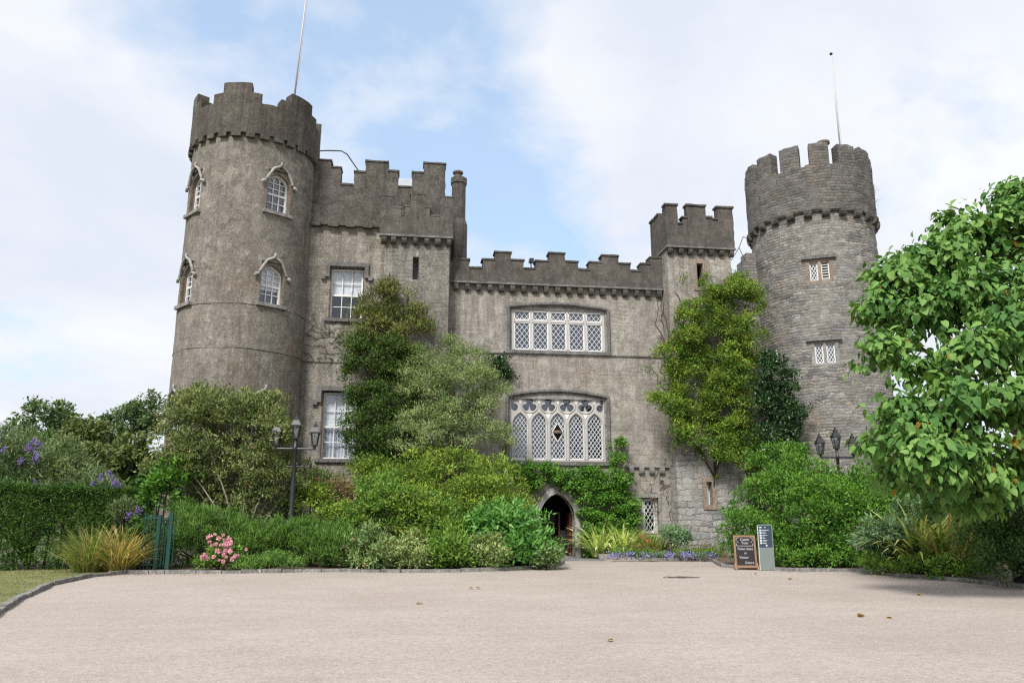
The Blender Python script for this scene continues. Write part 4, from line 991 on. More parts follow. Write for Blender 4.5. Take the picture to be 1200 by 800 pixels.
def grow(name, material, parent, C, O, n, rs, leaf, shape='oval', out=.5, up=.35, rand=.6, nup=.6, nout=.8, flat=.72, kvar=.85):
    """n leaves in clumps of radius rs round C, turned outwards along O"""
    K = len(C); k = rng.integers(0, K, n); off = rng.normal(size=(n, 3))*np.array([rs, rs, rs*flat])*.62
    kr = rng.random(K); ks = rng.uniform(.7, 1.3, K)
    off *= ks[k][:, None]
    P = C[k]+off; P[:, 2] = np.maximum(P[:, 2], .05)
    ow = nrm(off/rs*.7+O[k]*.8)
    D = nrm(ow*out+np.array([0, 0, up])+rng.normal(size=(n, 3))*rand*.6)
    N = nrm(ow*nout+np.array([0, 0, nup])+rng.normal(size=(n, 3))*.35)
    sz = rng.uniform(.5, 1.3, n); L = leaf[0]*sz; Wd = leaf[1]*sz*rng.uniform(.85, 1.15, n)
    r1 = np.clip(.5+(kr[k]-.5)*kvar*1.4+(rng.random(n)-.5)*.7, 0, 1)
    return leaf_mesh(name, material, parent, P, D, N, L, Wd, shape, r1, rng.random(n))
def Bl(px, py, D, rx, ry, rd=None):
    s_ = pxm(py, D); c = atd(px, py, D); return (tuple(c), (rx*s_, (rd if rd else rx*s_*.8), ry*s_))
def stems(name, material, parent, base, ends, r0=.05, r1=.012, n=6, wob=.12, rise=.5):
    mb = MB(); base = Vector(base)
    for e in ends:
        e = Vector(e); p = []; b0 = base+Vector((random.uniform(-1, 1), random.uniform(-1, 1), 0))*r0*1.5
        for i in range(n+1):
            t_ = i/n; q = b0.lerp(e, t_); q.z = b0.z+(e.z-b0.z)*(t_**(1-.5*rise)); q += Vector((random.uniform(-1, 1), random.uniform(-1, 1), random.uniform(-.3, .3)))*wob*t_*(1-t_*.5); p.append(q)
        mb.tube(p, [r0+(r1-r0)*i/n for i in range(n+1)], 6, True)
    return mb.build(name, material, parent, True)
def shrub(name, base_px, D, blobs, material, n, K, rs, leaf, label, cat='shrub', group=None, bark='bark_dark', shape='oval', nst=9, r0=.045, low=-.6, inner=.22, back=.35, **kw):
    b0 = atd(base_px, 600, D); o = empty(name, (b0.x, b0.y, .03), label, cat, group)
    bl = lobed([Bl(*q) for q in blobs], kw.pop('m', 7), kw.pop('size', .40)); K = max(40, int(K*.9)); n = int(n*1.12); rs *= .97; C, O = clumps_from_blobs(bl, K, back, low, inner)
    f = grow('foliage', M[material], o, C, O, n, rs, leaf, shape, **kw)
    idx = rng.choice(len(C), min(nst, len(C)), replace=False)
    stems('stem', M[bark], o, (b0.x, b0.y, 0), [C[i] for i in idx], r0)
    return o
def wall_plant(name, poly, Y, thick, material, n, K, rs, leaf, label, cat='climbing plant', bark='bark_dark', stem_px=(), shape='oval', back_y=0.02, **kw):
    xs = [p[0] for p in poly]; ys = [p[1] for p in poly]; C = []; O = []
    def ins(x, y):
        c = False; j = len(poly)-1
        for i in range(len(poly)):
            if (poly[i][1] > y) != (poly[j][1] > y) and x < (poly[j][0]-poly[i][0])*(y-poly[i][1])/(poly[j][1]-poly[i][1])+poly[i][0]: c = not c
            j = i
        return c
    lobes = []; nl = kw.pop('lobes', 40); lr = kw.pop('lobe_r', .42); gp_ = kw.pop('gap', -.9)
    while len(lobes) < nl:
        x, y = rng.uniform(min(xs), max(xs)), rng.uniform(min(ys), max(ys))
        if not ins(x, y): continue
        q = at(x, y, Y); gapn = mnoise.noise(Vector((q.x*1.5+9, 1.1, q.z*2.0)))+.5*mnoise.noise(Vector((q.x*4+2, 5.1, q.z*5)))
        if gapn < gp_: continue
        lobes.append((at(x, y, Y-back_y-thick*rng.uniform(.15, .75)), lr*rng.uniform(.55, 1.25), rng.uniform(.3, .8)))
    while len(C) < K:
        c_, r_, fl_ = lobes[rng.integers(nl)]; u = rng.normal(size=3); u /= np.linalg.norm(u); u[1] = -abs(u[1])
        if u[2] < -.55: continue
        if rng.random() < .12:                                     # thin growth clinging straight to the wall
            p = np.array((c_.x, Y-back_y-.05, c_.z))+np.array([rng.normal()*r_*1.2, -abs(rng.normal())*.06, rng.normal()*r_*1.2])
        else: p = np.array(c_)+u*np.array([r_, min(r_, thick*.6), r_*fl_*1.2])*rng.uniform(.75, 1.05)
        p[1] = min(p[1], Y-back_y); o_ = u+np.array([0, -.35, .2]); C.append(p); O.append(o_/np.linalg.norm(o_))
    kw.pop('gap', None)
    b0 = at(sum(xs)/len(xs), max(ys), Y-.15); o = empty(name, (b0.x, b0.y, max(.0, b0.z)), label, cat)
    C = np.array(C); O = np.array(O)
    grow('foliage', M[material], o, C, O, n, rs, leaf, shape, **kw)
    mb = MB()
    for path in stem_px:
        l = [at(a, c2, Y-.06) for a, c2 in path]; pp = []
        for p, q in zip(l[:-1], l[1:]):
            for k in range(4): pp.append(p.lerp(q, k/4)+Vector((random.uniform(-.05, .05), random.uniform(-.03, .02), 0)))
        pp.append(l[-1]); mb.tube(pp, [.04-.03*i/len(pp) for i in range(len(pp))], 5)
    if mb.v: mb.build('stem', M[bark], o, True)
    return o
def blades(name, material, parent, c, n, spread, length, width, droop=.9, lean=(.1, 1.0), seg=6):
    """arching strap leaves"""
    c = np.array(c); o0 = np.array(wloc(parent)); az = rng.uniform(0, 2*np.pi, n); rad = spread*np.sqrt(rng.random(n)); tilt = rng.uniform(*lean, n)
    L = length*rng.uniform(.6, 1.15, n); Wd = width*rng.uniform(.7, 1.2, n); dr = droop*rng.uniform(.5, 1.4, n)
    hd_ = np.stack([np.cos(az), np.sin(az)], 1); base = np.stack([c[0]+rad*np.cos(az+rng.normal(size=n)*.5), c[1]+rad*np.sin(az+rng.normal(size=n)*.5), np.full(n, c[2])], 1)
    pos = base.copy(); V = np.empty((n, (seg+1)*2, 3)); tw = rng.normal(size=n)*.5
    sd_ = np.stack([-np.sin(az+tw), np.cos(az+tw), np.zeros(n)], 1); th = tilt.copy()
    for i in range(seg+1):
        t_ = i/seg; ww = Wd*(1-.25*abs(2*t_-.5))*(1 if i < seg else .05)
        V[:, 2*i] = pos-sd_*(ww*.5)[:, None]-o0; V[:, 2*i+1] = pos+sd_*(ww*.5)[:, None]-o0
        st = L/seg; pos = pos+np.concatenate([hd_*(np.sin(th)*st)[:, None], (np.cos(th)*st)[:, None]], 1); th = th+dr*(1.3/seg)*(.4+1.6*t_)
    V[:, :, 2] = np.maximum(V[:, :, 2], .05-o0[2])
    nv = (seg+1)*2; vs = V.reshape(-1, 3)
    q = np.array([[2*i, 2*i+1, 2*i+3, 2*i+2] for i in range(seg)]); F_ = (np.arange(n)[:, None, None]*nv+q[None]).reshape(-1, 4)
    me = bpy.data.meshes.new(name); me.vertices.add(len(vs)); me.vertices.foreach_set('co', vs.reshape(-1).astype(np.float32))
    me.loops.add(F_.size); me.loops.foreach_set('vertex_index', F_.reshape(-1).astype(np.int32)); me.polygons.add(len(F_))
    me.polygons.foreach_set('loop_start', (np.arange(len(F_))*4).astype(np.int32)); me.polygons.foreach_set('loop_total', np.full(len(F_), 4, np.int32)); me.update(calc_edges=True)
    for nm, val in (('rnd', rng.random(n)), ('rnd2', rng.random(n))):
        a_ = me.attributes.new(nm, 'FLOAT', 'POINT'); a_.data.foreach_set('value', np.repeat(val, nv).astype(np.float32))
    return link_mesh(name, me, M[material], parent)

M['l_tree'] = leaf_mat('broad green tree leaves', (.050, .115, .034), (.130, .222, .070), (.35, .20, .03), .0015, .55, .24, .22)
M['l_rhodo'] = leaf_mat('yellow green rhododendron leaves', (.074, .124, .022), (.215, .288, .062), (.16, .11, .05), .04, .45, .25)
M['l_mid'] = leaf_mat('mid green shrub leaves', (.060, .120, .025), (.150, .245, .055), (.17, .16, .05), .04, .42, .25)
M['l_laurel'] = leaf_mat('fresh green laurel leaves', (.050, .125, .035), (.140, .285, .090), None, 0, .35, .28)
M['l_low'] = leaf_mat('grey green low leaves', (.06, .105, .045), (.20, .27, .135), (.28, .13, .05), .03, .45, .22)
M['l_speck'] = leaf_mat('pale speckled leaves', (.07, .12, .04), (.26, .30, .15), (.28, .14, .05), .02, .45, .22)
M['l_right'] = leaf_mat('bright green bush leaves', (.038, .100, .020), (.115, .225, .042), (.20, .17, .05), .01, .38, .26)
M['l_creeper'] = leaf_mat('yellow green creeper leaves', (.050, .100, .018), (.185, .255, .052), (.26, .12, .04), .03, .5, .28)
M['l_ivy'] = leaf_mat('dark glossy ivy leaves', (.012, .032, .013), (.040, .080, .032), None, 0, .30, .15, .5)
M['l_door'] = leaf_mat('bright creeper leaves', (.038, .105, .016), (.120, .235, .045), None, 0, .42, .25)
M['l_hedge'] = leaf_mat('dark yew hedge sprays', (.020, .052, .013), (.066, .122, .030), None, 0, .55, .18)
M['l_yew'] = leaf_mat('deep green wall shrub leaves', (.028, .058, .017), (.080, .128, .038), (.12, .085, .045), .06, .5, .2)
M['l_dull'] = leaf_mat('dull olive brown sprays', (.055, .068, .024), (.160, .175, .062), (.16, .10, .06), .06, .6, .15)
M['l_grey'] = leaf_mat('silvery green leaves', (.110, .145, .075), (.255, .300, .165), None, 0, .55, .25)
M['l_olive'] = leaf_mat('olive green leaves with bronze tips', (.070, .095, .040), (.190, .215, .105), (.24, .16, .10), .05, .45, .22)
M['l_feather'] = leaf_mat('feathery juniper sprays', (.055, .120, .030), (.155, .255, .075), None, 0, .55, .22)
M['l_blue'] = leaf_mat('blue green divided leaves', (.075, .130, .085), (.210, .300, .205), None, 0, .5, .22)
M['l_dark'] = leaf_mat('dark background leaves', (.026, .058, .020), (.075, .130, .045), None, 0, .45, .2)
M['l_far'] = leaf_mat('far tree leaves', (.050, .080, .042), (.105, .145, .075), None, 0, .6, .2)
M['l_far2'] = leaf_mat('far olive tree leaves', (.060, .078, .030), (.105, .125, .052), None, 0, .6, .2)
M['l_pinkish'] = leaf_mat('pink flushed shrub leaves', (.12, .13, .055), (.24, .21, .12), (.38, .20, .16), .35, .5, .25)
M['l_bud'] = leaf_mat('grey buddleia leaves', (.065, .100, .055), (.165, .205, .125), None, 0, .5, .25)
M['b_straw'] = leaf_mat('straw coloured grass blades', (.24, .17, .07), (.48, .37, .19), (.13, .17, .05), .30, .6, .3)
M['b_green'] = leaf_mat('green grass blades', (.10, .15, .04), (.22, .26, .09), (.40, .30, .14), .25, .6, .3)
M['b_varieg'] = leaf_mat('cream striped strap leaves', (.20, .26, .09), (.74, .74, .52), None, 0, .45, .3)
M['b_strap'] = leaf_mat('fading strap leaves', (.18, .24, .08), (.60, .56, .28), None, 0, .5, .3)

# ---------------- background trees on the left
def far_tree(px, py_top, D, wpx, label, material='l_far', n=5200, nb=7, hpx=None, seed=0, bare=.0):
    rs = random.Random(seed); b0 = atd(px, 600, D); o = empty('background_tree', (b0.x, b0.y, 0), label, 'tree', 'trees beyond the hedge')
    ztop = atd(px, py_top, D).z; wm = wpx*pxm(560, D); bl = []
    for i in range(nb):
        t_ = rs.random()**.8; zz_ = ztop*(.35+.58*t_) if bare == 0 else ztop*(bare+(.95-bare)*t_); rr_ = wm*rs.uniform(.16, .30)
        bl.append(((b0.x+rs.uniform(-.42, .42)*wm*(1.15-.6*t_), b0.y+rs.uniform(-.3, .3)*wm, min(zz_, ztop-rr_*.6)), (rr_, rr_, rr_*.72)))
    if bare == 0: bl.append(((b0.x, b0.y, ztop*.3), (wm*.45, wm*.4, ztop*.32)))
    C, O = clumps_from_blobs(bl, 170, .5, -.8, .25)
    grow('crown', M[material], o, C, O, int(n*1.7), wm*.075, (.32, .18), 'oval', .5, .2, .8)
    mb = MB(); mb.tube([(b0.x, b0.y, 0), (b0.x+.1, b0.y, ztop*.4), (b0.x-.1, b0.y, ztop*.8)], [.35, .25, .08], 8)
    for c, r in bl[:nb]: mb.tube([(b0.x, b0.y, ztop*rs.uniform(.25, .45)), ((b0.x+c[0])/2, (b0.y+c[1])/2, c[2]*.8), c], [.16, .10, .04], 6)
    mb.build('trunk', 'bark', o, True); return o
far_tree(8, 470, 62, 90, 'dull green tree at the far left edge above the purple flowers', seed=1)
far_tree(62, 474, 66, 75, 'rounded tree over the hedge between flower bush and olive tree', seed=2)
far_tree(118, 480, 64, 60, 'mid green tree left of the thin pine', seed=3)
far_tree(80, 492, 50, 95, 'broad olive brown tree in front of the far trees', 'l_far2', seed=4)
far_tree(140, 515, 46, 80, 'lower olive green tree near the brown tower', 'l_far2', seed=5)
far_tree(20, 505, 44, 80, 'bushy dark tree close behind the flowering bush', 'l_dark', seed=6)
far_tree(182, 520, 45, 60, 'dark green tree half hidden by the bronze shrub', 'l_dark', seed=8)
far_tree(158, 458, 70, 58, 'thin flat topped pine with open branches beside the tower', 'l_far', 2600, 8, seed=7, bare=.68)
far_tree(-60, 480, 60, 110, 'green tree just outside the left edge', seed=9)
# right edge filler behind the big tree
far_tree(1120, 545, 55, 150, 'dark trees far behind the broadleaf tree', 'l_dark', 3500, seed=12)

# ---------------- hedge
bl = [Bl(px, 622, dd, 48, 50, 1.0) for px, dd in ((-70, 23.3), (-30, 23.4), (8, 23.6), (45, 24.2), (80, 24.9), (108, 25.2))] + [Bl(132, 628, 25.2, 22, 42, .8)] + [Bl(px, 655, dd, 40, 22, .8) for px, dd in ((-60, 22.9), (-20, 23.0), (20, 23.2), (55, 23.8), (90, 24.4), (120, 24.7))]
b0 = atd(60, 600, 23); HE = empty('hedge', (b0.x, b0.y, 0), 'dark green clipped conifer hedge beside the lawn', 'hedge')
A_, B_ = atd(-110, 600, 22.6), atd(152, 600, 24.3); C = []; O = []; dv = (B_-A_); dv.z = 0; nv2 = Vector((dv.y, -dv.x, 0)).normalized(); HH = 2.38
for _ in range(1500):
    q = rng.random(); p = A_+dv*q; top = HH*(1-.04*max(0, q-.8)*5)+.10*mnoise.noise(p*.9)
    if rng.random() < .62: z = rng.uniform(.06, top); off = .0+.13*mnoise.noise(Vector((p.x*1.3, z*1.3, 0)))-.10*(z/top); o_ = np.array([nv2.x, nv2.y, .25])
    else: z = top; off = -rng.uniform(0, 1.1); o_ = np.array([nv2.x*.3, nv2.y*.3, 1.0])
    C.append(np.array((p.x+nv2.x*off, p.y+nv2.y*off, z))); O.append(o_/np.linalg.norm(o_))
C = np.array(C); O = np.array(O)
grow('foliage', M['l_hedge'], HE, C, O, 56000, .13, (.10, .028), 'long', .7, .25, .8, kvar=.8)
mb = MB()
for k in range(14):
    p = A_+dv*((k+.5)/14)-nv2*.55; mb.tube([(p.x, p.y, 0), (p.x+random.uniform(-.06, .06), p.y, 1.0), (p.x+random.uniform(-.12, .12), p.y, 2.0)], [.05, .035, .015], 6)
mb.build('stem', 'bark_dark', HE, True)

# ---------------- buddleia with purple spikes
def spikes(parent, lst, D, material, size=.3, name='flower_spike'):
    for px, py in lst:
        c = np.array(atd(px, py, D)); n = 70; tt = rng.random(n); ax = nrm(np.array([[rng.normal()*.5, -.3, .6+rng.random()*.3]]))[0]
        P = c+ax*(tt[:, None]-.5)*size+rng.normal(size=(n, 3))*(.05*(1.2-tt))[:, None]; D_ = nrm(rng.normal(size=(n, 3)))
        leaf_mesh(name, M[material], parent, P, D_, nrm(rng.normal(size=(n, 3))), np.full(n, .05), np.full(n, .033), 'oval', rng.random(n), rng.random(n))
bu = shrub('buddleia', 40, 25.5, [(25, 545, 25.8, 50, 40), (75, 552, 25.6, 45, 32), (115, 580, 25.2, 32, 28), (0, 530, 26, 40, 32), (50, 600, 25.6, 70, 40)], 'l_bud', 11000, 420, .22, (.16, .035), 'grey green flowering bush with purple spikes behind the hedge', 'flowering bush', shape='long', up=.6, rand=.8)
spikes(bu, [(38, 517), (45, 520), (33, 524), (41, 530), (24, 540), (42, 538), (43, 566), (3, 526), (108, 568), (118, 559), (134, 564), (138, 568), (129, 556), (116, 581)], 24.2, 'purple', .27)
bu2 = shrub('buddleia', 150, 24, [(148, 600, 24, 14, 14)], 'l_bud', 900, 40, .15, (.14, .03), 'small purple flowered sprig at the hedge end by the gate', 'flowering bush', shape='long', up=.6, nst=4, r0=.02)
spikes(bu2, [(152, 603), (161, 597)], 23.6, 'purple', .22)

# ---------------- ornamental grass
for px, sp, nn, mt, lab in ((104, .34, 620, 'b_green', 'green and straw tussock grass in front of the hedge'), (140, .32, 620, 'b_straw', 'dry straw coloured tussock grass next to the gate')):
    g = gnd(px, 670.5); o = empty('tussock_grass', (g.x, g.y, .03), lab, 'ornamental grass', 'tussock grasses by the hedge'); blades('blades', mt, o, (g.x, g.y, .04), nn, sp, 1.32, .022, .85, (.05, .95))

# ---------------- green gate
g0, g1, g2 = gnd(160, 669), gnd(181, 670), gnd(195, 671.5)
GA = empty('garden_gate', (g1.x, g1.y, 0), 'dark green metal garden gate with vertical bars', 'gate')
hz = 1.55
mb = MB(); mb.box(g2.x-.05, g2.x+.05, g2.y-.05, g2.y+.05, 0, 1.68); mb.build('gate_post', 'green', GA)
mb = MB(); mb.box(g1.x-.05, g1.x+.05, g1.y-.05, g1.y+.05, 0, 1.6); mb.build('gate_post', 'green', GA)
mb = MB(); gx0 = g1.x-.42; mb.box(gx0, g1.x-.05, g1.y-.02, g1.y+.02, hz-.06, hz); mb.box(gx0, g1.x-.05, g1.y-.02, g1.y+.02, .18, .24)
for k in range(5): xx = gx0+.02+k*.09; mb.box(xx-.012, xx+.012, g1.y-.012, g1.y+.012, .1, hz+.08)
mb.build('railing', 'green', GA)
lf = MB(); dv = Vector((g2.x-.12-g1.x-.06, .30, 0)); A = Vector((g1.x+.06, g1.y, 0))
for k in range(6):
    p = A+dv*(k/5); lf.box(p.x-.016, p.x+.016, p.y-.016, p.y+.016, .12, 1.5)
for z in (.2, .75, 1.45): lf.tube([A+Vector((0, 0, z)), A+dv+Vector((0, 0, z))], .022, 5)
lf.build('gate_leaf', 'green', GA)

# ---------------- bronze-tipped big shrub by the tower
shrub('tall_shrub', 285, 25.3, [(265, 505, 25.6, 62, 45), (225, 505, 25.6, 38, 42), (320, 520, 25.4, 38, 45), (270, 550, 25.8, 75, 40), (300, 480, 25.8, 40, 26), (215, 545, 25.4, 34, 40), (335, 565, 25.6, 40, 35), (235, 472, 25.7, 30, 22), (250, 588, 25.9, 40, 26), (310, 590, 25.9, 36, 26)],
      'l_olive', 42000, 800, .20, (.12, .048), 'tall bronze tipped evergreen shrub with pale stems in front of the round tower', 'shrub', bark='bark_pale', nst=9, r0=.04, inner=.3, up=.5)
shrub('leafy_shrub', 185, 24.2, [(190, 582, 24.4, 20, 32), (205, 560, 24.8, 22, 25)], 'l_right', 3200, 130, .16, (.14, .075), 'light green leafy shrub just behind the green gate', nst=6)
shrub('leafy_shrub', 170, 23.6, [(168, 640, 23.9, 22, 30), (188, 645, 24.0, 16, 28)], 'l_hedge', 5000, 130, .16, (.12, .045), 'dark green shrub seen through the bars of the gate', nst=6, low=-.9)
# feathery junipers
for px, bls, nn, lab in ((245, [(240, 620, 24.6, 45, 36), (215, 640, 24.4, 25, 30), (206, 648, 24.9, 22, 26), (275, 630, 24.6, 35, 30)], 13000, 'large feathery green juniper behind the pink roses'),
                        (325, [(318, 632, 24.6, 34, 24), (345, 634, 24.6, 28, 24), (300, 640, 24.3, 26, 20)], 10000, 'feathery juniper mound at the lamp post foot'),
                        (385, [(378, 638, 24.4, 30, 26), (402, 642, 24.2, 24, 24)], 8000, 'soft juniper mound between lamp post and laurels')):
    shrub('juniper', px, 24.5, bls, 'l_feather', nn, 330, .15, (.15, .018), lab, 'juniper', 'junipers in the left bed', shape='long', up=.75, out=.5, rand=.55, low=-.9)
shrub('creeping_juniper', 318, 23.2, [(318, 660, 23.4, 40, 9, .6), (290, 662, 23.3, 24, 7, .5)], 'l_feather', 4500, 160, .12, (.11, .02), 'low creeping juniper along the kerb', 'juniper', shape='long', up=.3, low=-.3, nst=5, r0=.02)
# pink roses
ro = shrub('rose_bush', 262, 23.3, [(262, 652, 23.5, 22, 16, .5), (245, 660, 23.3, 16, 9, .4)], 'l_mid', 2200, 90, .13, (.085, .05), 'pink rose bush in bloom beside the kerb', 'rose bush', nst=6, r0=.015)
def blossom(parent, c, r, material, name='blossom'):
    n = 26; u = nrm(rng.normal(size=(n, 3))); P = np.array(c)+u*r*.35
    leaf_mesh(name, M[material], parent, P, nrm(u+rng.normal(size=(n, 3))*.5), nrm(np.cross(u, rng.normal(size=(n, 3)))+u*.5), np.full(n, r*.9), np.full(n, r*.95), 'oval', rng.random(n), rng.random(n))
for k in range(34):
    a, q = rng.normal()*11, rng.normal()*7; 
    blossom(ro, atd(264+a, 639+q+.25*abs(a), 22.75+rng.uniform(-.15, .15)), .056*rng.uniform(.75, 1.25), 'pink')
for px, py in ((240, 650), (243, 654), (246, 628), (237, 653), (272, 655), (275, 651), (261, 658)): blossom(ro, atd(px, py, 22.7), .065, 'pink')
# shrubs behind the lamp
shrub('flushed_shrub', 385, 26.8, [(385, 582, 27, 40, 20), (410, 590, 26.8, 28, 22)], 'l_pinkish', 6000, 200, .17, (.11, .05), 'shrub with pink flushed leaf clusters below the tall sash window')
shrub('green_shrub', 365, 26, [(360, 592, 26, 34, 24), (395, 612, 25.6, 32, 22)], 'l_rhodo', 6000, 200, .17, (.11, .045), 'yellow green shrub right of the left lamp post')
shrub('grey_shrub', 385, 27.8, [(378, 566, 27.9, 26, 12)], 'l_grey', 2200, 80, .15, (.10, .04), 'small grey green shrub under the tall sash window sill')

# ---------------- wall shrubs and climbers on the left
wall_plant('wall_conifer', [(410, 345), (428, 325), (436, 345), (455, 335), (472, 328), (480, 350), (490, 345), (500, 375), (505, 385), (490, 400), (480, 420), (440, 415), (412, 405), (418, 380)], YT, .55, 'l_dull', 12000, 240, .26, (.15, .03), 'olive green conifer top against the square turret', 'conifer', shape='long', up=.8, rand=.8, gap=-.2, lobes=52, lobe_r=.22,
           stem_px=[[(450, 420), (455, 380), (450, 340)], [(460, 420), (475, 380), (478, 345)], [(445, 420), (432, 390), (430, 350)], [(455, 410), (490, 380), (498, 370)], [(450, 420), (440, 370), (418, 365)]])
wall_plant('wall_shrub', [(410, 400), (440, 392), (470, 396), (488, 400), (494, 430), (490, 480), (495, 530), (480, 565), (412, 575), (408, 520), (406, 460)], YT, .85, 'l_yew', 48000, 620, .24, (.10, .045), 'dense dark green evergreen on the turret below the olive conifer top', 'wall shrub', up=.4, lobes=120, lobe_r=.26, stem_px=[[(460, 570), (455, 480), (450, 410)]])
wall_plant('ivy_tuft', [(566, 425), (575, 416), (590, 415), (597, 422), (594, 438), (585, 443), (572, 436)], YC, .3, 'l_ivy', 1800, 60, .14, (.09, .07), 'small dark ivy tuft below the upper lattice window', 'ivy', lobes=7, lobe_r=.26)
shrub('silver_tree', 530, 28.2, [(535, 455, 28.4, 45, 35), (500, 470, 28.4, 32, 40), (570, 470, 28.3, 26, 32), (520, 510, 28.3, 50, 34), (575, 510, 28.2, 24, 30), (495, 430, 28.5, 22, 26), (545, 425, 28.5, 32, 22), (525, 412, 28.6, 14, 20), (480, 510, 28.2, 22, 30)],
      'l_grey', 30000, 330, .25, (.125, .026), 'airy silvery green small tree in front of the central wall', 'small tree', bark='bark_dark', nst=22, r0=.055, shape='long', up=.5, rand=.8, inner=.25, back=.25)
# ---------------- centre bed shrubs
shrub('rhododendron', 520, 27, [(520, 580, 27.3, 75, 46), (460, 585, 27, 50, 44), (575, 592, 27, 50, 48), (540, 555, 27.6, 55, 24), (600, 612, 26.6, 28, 36), (440, 560, 27.4, 30, 22), (500, 610, 26.8, 90, 40)],
      'l_rhodo', 36000, 800, .20, (.125, .045), 'large yellow green rhododendron mound under the traceried window', 'rhododendron', nst=14, low=-.4, up=.25, kvar=.8)
shrub('green_shrub', 470, 25.6, [(465, 600, 25.8, 50, 38), (500, 615, 25.6, 45, 36), (425, 612, 25.4, 28, 32), (445, 575, 26, 26, 20), (540, 630, 25.2, 36, 30)],
      'l_mid', 20000, 520, .18, (.12, .04), 'mid green leafy shrub in front of the rhododendron mound', shape='long', nst=10, kvar=.8)
shrub('laurel', 610, 24.9, [(596, 616, 25, 38, 34), (622, 640, 24.8, 25, 27), (582, 630, 24.9, 30, 34), (598, 650, 24.6, 46, 18)],
      'l_laurel', 6500, 300, .20, (.22, .075), 'fresh green laurel with long leaves beside the arched doorway', 'laurel', nst=10, up=.35, low=-.9, shape='long')
for px, wd_, tp, mt, lfz, lab in ((432, 28, 615, 'l_low', (.12, .045), 'grey green low shrub at the left end of the kerb row'), (480, 26, 628, 'l_speck', (.10, .045), 'low speckled shrub second from left in the kerb row'), (530, 24, 618, 'l_mid', (.13, .05), 'low green shrub with rusty stems in the middle of kerb row'), (572, 22, 630, 'l_speck', (.10, .05), 'rounded pale low shrub in front of the laurel')):
    shrub('low_shrub', px, 23.9, [(px, (tp+668)/2, 24, wd_*.85, (668-tp)/2, .8), (px+10, 655, 23.8, wd_*.7, 14, .6), (px-12, 648, 24.1, wd_*.6, 20, .6)], mt, 5200, 110, .17, lfz, lab, 'low shrub', 'low shrubs along the centre kerb', nst=8, r0=.02, low=-.9, kvar=.9)
shrub('low_shrub', 640, 24.2, [(640, 652, 24.2, 16, 16, .6)], 'l_low', 2000, 80, .13, (.10, .05), 'small low shrub at the kerb corner nearest the doorway', 'low shrub', 'low shrubs along the centre kerb', nst=5, r0=.02, low=-.9)

# ---------------- creeper round the door
wall_plant('door_creeper', [(598, 546), (640, 543), (665, 552), (690, 548), (712, 553), (716, 528), (722, 512), (729, 520), (728, 552), (742, 580), (748, 602), (746, 628), (733, 640), (700, 652), (690, 655), (687, 625), (681, 598), (668, 578), (655, 570), (640, 566), (625, 571), (606, 562)], YC, .55, 'l_door', 28000, 560, .15, (.085, .062), 'bright green creeper around the arched doorway and up the wall', 'creeper', up=-.1, nout=.9, nup=.4, lobes=190, lobe_r=.20,
           stem_px=[[(690, 652), (695, 600), (700, 560)], [(725, 600), (722, 560), (722, 515)], [(690, 650), (660, 570), (610, 555)]])
# ---------------- creepers on the right turret
wall_plant('wall_creeper', [(795, 352), (806, 338), (830, 330), (850, 326), (878, 331), (893, 352), (890, 380), (888, 410), (884, 440), (890, 470), (884, 500), (886, 530), (882, 552), (866, 565), (852, 552), (842, 540), (832, 530), (815, 525), (790, 512), (771, 492), (768, 474), (778, 445), (782, 410), (790, 395), (804, 380)], YR, .9, 'l_creeper', 72000, 1000, .20, (.115, .04), 'yellow green creeper covering the pale square turret', 'creeper', up=.25, shape='long', gap=-.5, kvar=1.1, lobes=170, lobe_r=.42,
           stem_px=[[(838, 570), (835, 500), (820, 430), (830, 350)], [(838, 560), (860, 480), (870, 380)], [(838, 560), (800, 500), (780, 480)], [(795, 520), (790, 440), (783, 390), (775, 345)], [(800, 500), (795, 420), (802, 360), (790, 340)], [(795, 460), (785, 410), (768, 380), (772, 360)]])
wall_plant('dark_ivy', [(888, 430), (900, 412), (912, 420), (922, 425), (925, 450), (932, 470), (935, 500), (930, 535), (915, 550), (885, 555), (884, 500)], 28.6, .5, 'l_ivy', 17000, 420, .18, (.10, .07), 'dark glossy ivy in the corner against the rubble tower', 'ivy', lobes=90, lobe_r=.36, stem_px=[[(910, 560), (905, 500), (902, 430)]])
# bare vine on the wall
vm = MB()
def vine(p0, n, sx, sz, r=.016):
    p = Vector(p0); l = [p.copy()]
    for i in range(n): p = p+Vector((random.gauss(sx, .09), 0, random.gauss(sz, .08))); l.append(Vector((p.x, p.y+random.uniform(-.01, .02), p.z)))
    vm.tube(l, [r*(1-.7*i/n) for i in range(n+1)], 4)
for k in range(26):
    q = at(random.uniform(774, 792), random.uniform(350, 470), YC-.05); vine(q, 12, random.uniform(-.07, .03), random.uniform(-.02, .12))
for k in range(14):
    q = at(random.uniform(760, 788), random.uniform(560, 640), YC-.05); vine(q, 10, random.uniform(-.03, .03), random.uniform(.02, .10))
tag(vm.build('bare_vine', 'bark', None, True), 'leafless brown vine stems clinging beside the pale turret', 'vine')
vm = MB()
for k in range(22):
    q = at(random.uniform(352, 410), random.uniform(380, 420), YL-.04); vine(q, 12, random.uniform(-.10, .12), random.uniform(-.03, .06), .013)
tag(vm.build('bare_vine', 'bark_dark', None, True), 'leafless dark vine stems on the left wing below the blind window', 'vine')

